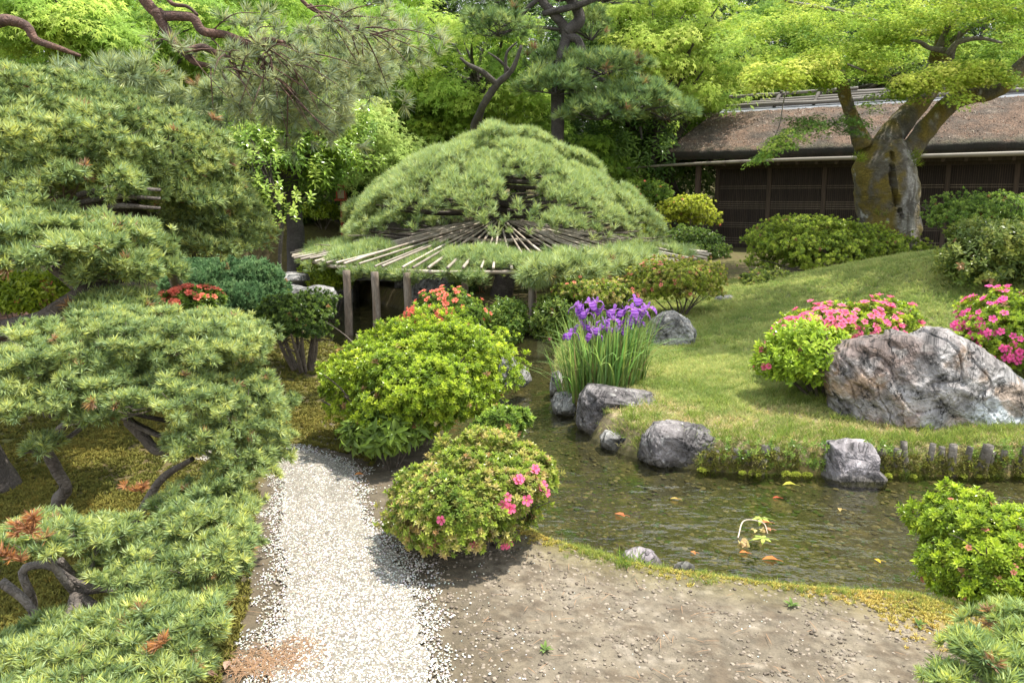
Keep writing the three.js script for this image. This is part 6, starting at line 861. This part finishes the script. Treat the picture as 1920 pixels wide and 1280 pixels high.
// ---------------------------------------------------------------- ground cover and small things
{
  const R = rng(1501), lawn = [], tall = [];
  for (let i = 0; i < 200000 && lawn.length < 62000; i++) {
    const d = 5.2 + 8 * Math.pow(R(), 1.3), x = mix(0.4, 0.65 * d + 0.9, R()), [s, far] = stream(x, -d); if (!isLawn(x, d, s, far)) continue;
    const n1 = fbm(x * 1.3, d * 1.3, 5, 4), dry = sst(0.0, 0.3, 0.55 - s * 0.7 + 0.8 * n1) * sst(8.8, 6.4, d); if (R() < dry * 0.72) continue;
    const k = clamp(0.5 + 1.3 * n1 + 1.1 * fbm(x * 5, d * 5, 2, 3) + 0.5 * (R() - 0.5)); lawn.push([x, ground(x, -d) - 0.004, -d, (R() - 0.5) * 0.5, 1, (R() - 0.5) * 0.5, mix(0.5, 0.95, R()) * (d > 8.5 ? 1.15 : 1), ...mix3(mix3([0.18, 0.27, 0.06], [0.41, 0.46, 0.16], k), [0.55, 0.45, 0.26], clamp(dry * R() + 0.25 * R() ** 3))]);
  }
  stuffScatter('grass', G.grass, M.grass, lawn, 'short sunlit grass of the mound lawn', 1510);
  for (let i = 0; i < 4200; i++) { const d = mix(5.1, 10, R() ** 1.5), x = mix(0.5, 0.62 * d + 0.5, R()), [s, far] = stream(x, -d); if (!isLawn(x, d, s, far) || (s > 0.35 && R() < 0.8)) continue; tall.push([x, ground(x, -d), -d, (R() - 0.5) * 0.5, 1, (R() - 0.5) * 0.5, mix(0.4, 0.85, R()), ...mix3([0.14, 0.22, 0.03], [0.3, 0.36, 0.08], R())]); }
  for (let i = 0; i < 110000; i++) { const x = mix(0.1, 3.2, R()), d = mix(3.0, 4.2, R()), [s] = stream(x, -d); if (s < -0.02 || R() > sst(0.34 + 0.2 * noise(x * 2, d * 2, 9), 0.05, s) * (0.16 + 0.3 * noise(x * 4, d * 4, 3))) continue; tall.push([x, ground(x, -d), -d, (R() - 0.5) * 0.6, 1, (R() - 0.5) * 0.6, mix(0.12, 0.36, R()), ...mix3([0.22, 0.3, 0.05], [0.34, 0.38, 0.1], R())]); }
  for (const [px, py] of [[1080, 1030], [1110, 1038], [1300, 1050], [1345, 1075], [1625, 1090], [1640, 1096], [1510, 1098], [1530, 1095], [1830, 830], [1170, 1090], [1190, 1070]]) { const p = onLevel(px, py, -0.06); p.y = ground(p.x, p.z); for (let k = 0; k < 3; k++) tall.push([p.x + (R() - 0.5) * 0.05, p.y, p.z + (R() - 0.5) * 0.05, (R() - 0.5) * 0.6, 1, (R() - 0.5) * 0.6, mix(0.5, 0.9, R()), 0.18, 0.27, 0.04]); }
  for (let i = 0; i < 2600; i++) { const d = mix(4.95, 5.6, R()), x = mix(1.3, 4.2, R()), [s, far] = stream(x, -d); if (!far || s < -0.01 || s > 0.3 || R() > 0.5 + noise(x * 3, d * 3, 5)) continue; tall.push([x, ground(x, -d), -d, (R() - 0.5) * 0.6, 1, (R() - 0.2) * 0.8, mix(0.25, 0.6, R()), ...mix3([0.12, 0.19, 0.03], [0.26, 0.32, 0.06], R())]); }
  for (let i = 0; i < 420; i++) { const x = mix(2.35, 4.7, R()), d = 5.52 - 0.06 * R() + 0.08 * Math.sin(x * 4); tall.push([x, ground(x, -d), -d, (R() - 0.5) * 0.7, 1, (R() - 0.2) * 0.7, mix(0.25, 0.75, R()), ...mix3([0.14, 0.22, 0.035], [0.34, 0.38, 0.1], R())]); }
  for (const [cx, cd, r] of [[1.72, 8.45, 0.36], [0.98, 6.25, 0.62], [1.35, 5.75, 0.5], [2.2, 5.45, 0.26], [2.45, 6.3, 0.2]]) for (let i = 0; i < 90; i++) { const a = R() * 6.28, x = cx + Math.cos(a) * r * mix(0.9, 1.15, R()), d = cd + Math.sin(a) * r * 0.8; const [s, far] = stream(x, -d); if (!far || s < 0.04) continue; tall.push([x, ground(x, -d), -d, Math.cos(a) * 0.5, 1, -Math.sin(a) * 0.5, mix(0.3, 0.8, R()), ...mix3([0.15, 0.25, 0.035], [0.36, 0.42, 0.1], R())]); }
  stuffScatter('tall_grass', G.tallGrass, M.grass, tall, 'longer grass tufts along both banks of the stream', 1520);
  const moss = [];
  for (let i = 0; i < 60000 && moss.length < 26000; i++) {
    const d = mix(2.4, 9, R() ** 1.2), x = mix(-0.62 * d - 0.6, -0.9, R()), [s] = stream(x, -d), pd = d < 6.5 ? pathDist(x, -d) : 9; if (s < 0.05 || pd < 0.08) continue;
    const k = fbm(x * 1.6, d * 1.6, 3, 4); if (R() > 0.55 + 1.2 * k) continue; moss.push([x, ground(x, -d), -d, (R() - 0.5) * 0.6, 1, (R() - 0.5) * 0.6, mix(0.7, 1.6, R()), ...mix3([0.08, 0.09, 0.012], [0.18, 0.16, 0.03], clamp(0.5 + 1.5 * k + 0.4 * (R() - 0.5)))]);
  }
  for (let i = 0; i < 110000; i++) { const x = mix(-0.6, 3.4, R()), d = mix(2.7, 4.8, R()), [s, far] = stream(x, -d), k = noise(x * 3, d * 3, 6); if (far || s < 0.0 || R() > sst(0.3 + 0.12 * k + (x > 1.5 ? 0.3 : 0), 0.04, s) * 0.75) continue; if (pathDist(x, -d) < 0.05) continue; moss.push([x, ground(x, -d), -d, (R() - 0.5) * 0.6, 1, (R() - 0.5) * 0.6, mix(0.3, 0.9, R()), ...mix3([0.24, 0.27, 0.04], [0.46, 0.36, 0.1], clamp(0.3 + 0.25 * x + k))]); }
  stuffScatter('moss', G.mossTuft, M.moss, moss, 'olive moss under the pines and along the near bank', 1530);
}
{ // loose stones, clods, bed pebbles, fallen needles
  const R = rng(1601), clods = [], bits = [], bed = [], straw = [];
  for (let i = 0; i < 34000; i++) { const x = mix(-0.5, 2.6, R()), d = mix(2.3, 4.2, R() ** 1.2), [s] = stream(x, -d); if (s < 0.08 || pathDist(x, -d) < 0.03) continue; const n = fbm(x * 4, d * 4, 7, 3); if (R() > 0.5 + 1.5 * n) continue; const k = R(); clods.push([x, ground(x, -d), -d, R() - 0.5, 1, R() - 0.5, mix(0.002, 0.011, R() ** 3), ...mix3([0.09, 0.068, 0.048], [0.26, 0.215, 0.165], k)]); }
  stuffScatter('soil_crumbs', G.pebble, M.stone, clods, 'dry crumbs of soil between the path and the stream', 1610);
  for (let i = 0; i < 220; i++) { const x = mix(-0.4, 2.4, R() ** 1.6), d = mix(2.3, 4, R()), [s] = stream(x, -d); if (s < 0.1) continue; bits.push([x, ground(x, -d) + 0.001, -d, R() - 0.5, 1, R() - 0.5, mix(0.0022, 0.005, R() ** 2), 0.56, 0.63, 0.58]); }
  stuffScatter('stray_gravel', G.pebble, M.stone, bits, 'white pebbles strayed from the path onto bare soil', 1620);
  for (let i = 0; i < 42000 && bed.length < 15000; i++) { const d = 3.3 + 7 * Math.pow(R(), 1.6), x = mix(-1.6, 0.65 * d + 0.6, R()); if (!inStream(x, -d)) continue; const k = R(), c = k < 0.35 ? mix3([0.1, 0.08, 0.045], [0.15, 0.12, 0.07], R()) : k < 0.75 ? mix3([0.06, 0.055, 0.035], [0.1, 0.08, 0.04], R()) : k < 0.92 ? [0.045, 0.075, 0.015] : [0.2, 0.16, 0.1]; bed.push([x, ground(x, -d) - 0.002, -d, (R() - 0.5) * 0.3, 1, (R() - 0.5) * 0.3, mix(0.006, 0.026, R() ** 2.4), ...c]); }
  stuffScatter('stream_pebbles', G.flatPebble, M.stone, bed, 'brown and olive pebbles on the stream bed', 1630);
  const l = new Leaves(); for (let i = 0; i < 3000; i++) { const near = R() < 0.86, a = R() * 6.28; let x, d; if (near) { const q = onLevel(mix(430, 640, R()), mix(1170, 1270, R() ** 2)); x = q.x + 0.05 * (R() - 0.5); d = -q.z; if (Math.abs((x + 0.85) * 0.35 - (d - 2.72)) > 0.13 * R() + 0.03) continue; } else { x = mix(-1.3, 2, R()); d = mix(2.4, 5, R()); if (stream(x, -d)[0] < 0.05) continue; } l.needle(V(x, ground(x, -d) + 0.016, -d), V(Math.cos(a), 0.05 * (R() - 0.4), Math.sin(a)), UP.clone().cross(V(Math.cos(a), 0, Math.sin(a))), mix(0.03, 0.09, R()), 0.0022, [0.2, 0.11, 0.06], [0.27, 0.16, 0.085], V(0, 0, 0.01)); }
  const o = part(numbered('fallen_needles'), l.build(), M.twig, scene, 'stuff'); o.userData.label = 'rust brown fallen pine needles on path and soil';
}
{ // leaves on the water and by the path
  const drop = (label, px, py, y, L0, W0, col, seed, maple) => {
    const L = L0 * 0.8, W = W0 * 0.8;
    const R = rng(seed), t = thing('fallen_leaf', label, 'leaf'), p = onLevel(px, py, y), l = new Leaves(); 
    if (maple) mapleLeaf(l, V(0, 0, 0), UP, V(Math.cos(seed), 0, Math.sin(seed)), L, 5, col, col.map((x) => x * 1.2)); else { const a = R() * 6.28; l.leaf(V(-Math.cos(a) * L / 2, 0, -Math.sin(a) * L / 2), V(Math.cos(a), 0.05, Math.sin(a)), UP, L, W, col, col.map((x) => x * 1.2), 0.25, 0.1); }
    part('blade', l.build(), M.petal, t); part('leaf_stalk', limb([V(0, 0.002, 0), V(L * 0.5, 0.006, L * 0.3), V(L * 0.7, 0.004, L * 0.5)], [0.0022, 0.0018, 0.0012], { seg: 5, rough: 0, step: 0.01, tone: flat(col.map((x) => x * 0.8)) }), M.twig, t);
    t.position.copy(p);
  };
  const W = WATER + 0.006, tan = [0.5, 0.17, 0.07], lime = [0.36, 0.45, 0.09];
  drop('large rust leaf floating alone mid stream', 1162, 965, W, 0.1, 0.05, tan, 1);
  drop('pale green star leaf on the water, highest of the floating litter', 1428, 971, W, 0.12, 0, lime, 2, true);
  drop('pale green star leaf on the water below the curled stalk', 1432, 1008, W, 0.12, 0, lime, 3, true);
  drop('orange leaf tucked under the upper star leaf', 1436, 979, W, 0.08, 0.04, tan, 4);
  drop('orange leaf at the end of the curled stalk', 1440, 992, W, 0.07, 0.035, [0.55, 0.25, 0.14], 5);
  drop('orange leaf drifting just off the near bank', 1444, 1048, W, 0.1, 0.05, [0.6, 0.2, 0.06], 6);
  drop('orange leaf beside the brown leaf clump', 1395, 1036, W, 0.06, 0.035, [0.6, 0.2, 0.06], 7);
  drop('small orange leaf in the shallow water by the near bank', 1300, 1036, W, 0.05, 0.03, [0.6, 0.24, 0.08], 8);
  drop('yellow leaf floating before the bank azalea', 1646, 1051, W, 0.06, 0.03, [0.6, 0.42, 0.05], 9);
  drop('yellow leaf floating close to the log edging', 1480, 908, W, 0.11, 0.06, [0.4, 0.38, 0.06], 10);
  drop('red leaf adrift beside the step stone', 1456, 933, W, 0.06, 0.03, [0.5, 0.1, 0.05], 11);
  drop('brown leaf adrift below the blunt rock', 1575, 955, W, 0.06, 0.03, [0.45, 0.32, 0.12], 12);
  drop('small yellow leaf adrift beside the rust leaf', 1265, 935, W, 0.07, 0.03, [0.55, 0.34, 0.08], 13);
  drop('russet leaf at the turn of the path under the blooming azalea', 672, 889, 0.03, 0.07, 0.04, [0.55, 0.22, 0.06], 14);
  drop('pale bark brown leaf by the creeping pine at the path edge', 425, 1246, 0.02, 0.07, 0.035, [0.4, 0.27, 0.2], 15);
  drop('dark folded leaf on the needles at the path edge', 395, 1262, 0.02, 0.06, 0.03, [0.25, 0.15, 0.1], 16);
  const t = thing('dead_twig', 'curled pale stalk with brown withered leaves floating in the stream', 'twig'), a = onLevel(1384, 1008, W), b = onLevel(1395, 987, W), c = onLevel(1430, 989, W), R = rng(17);
  part('stalk', limb([a, b.clone().add(V(0, 0.035, 0)), c.clone().add(V(0, 0.03, 0)), onLevel(1440, 1000, W)], [0.004, 0.004, 0.0035, 0.002], { seg: 6, rough: 0.05, step: 0.01, tone: flat([0.45, 0.38, 0.3]) }), M.twig, t);
  for (let i = 0; i < 10; i++) { const l = new Leaves(), p = onLevel(1378 + 30 * R() + (i > 6 ? 34 : 0), 1018 + 10 * R() - (i > 6 ? 22 : 0), W); l.leaf(p, V(R() - 0.5, 0.3 * R(), R() - 0.5), UP.clone().add(rdir(R)), mix(0.04, 0.08, R()), 0.03, mix3([0.5, 0.36, 0.2], [0.6, 0.5, 0.2], R()), undefined, 0.5, 0.4); part('withered_leaf', l.build(), M.petal, t); }
  for (const [label, px, py, s] of [['tiny green weed on the bare soil, nearest the bank azalea', 1485, 1142, 21], ['tiny green weed on bare soil below the near bank grass', 1022, 1222, 22], ['broad weed sprout on the dry yellow soil by the little pine', 1722, 1178, 23]]) { const p = onLevel(px, py, 0), w = thing('weed', label, 'weed'); p.y = ground(p.x, p.z); const Q = rng(s), l = new Leaves(); for (let i = 0; i < 9; i++) { const a2 = i * 2.4, e = mix(0.2, 1.1, Q()); l.leaf(V(0, 0.004, 0), V(Math.cos(a2) * Math.cos(e), Math.sin(e), Math.sin(a2) * Math.cos(e)), UP, mix(0.025, 0.05, Q()), 0.012, [0.12, 0.2, 0.04], [0.18, 0.28, 0.06]); } part('leaves', l.build(), M.grass, w, 'stuff'); w.position.copy(p); }
}

renderer.render(scene, camera);
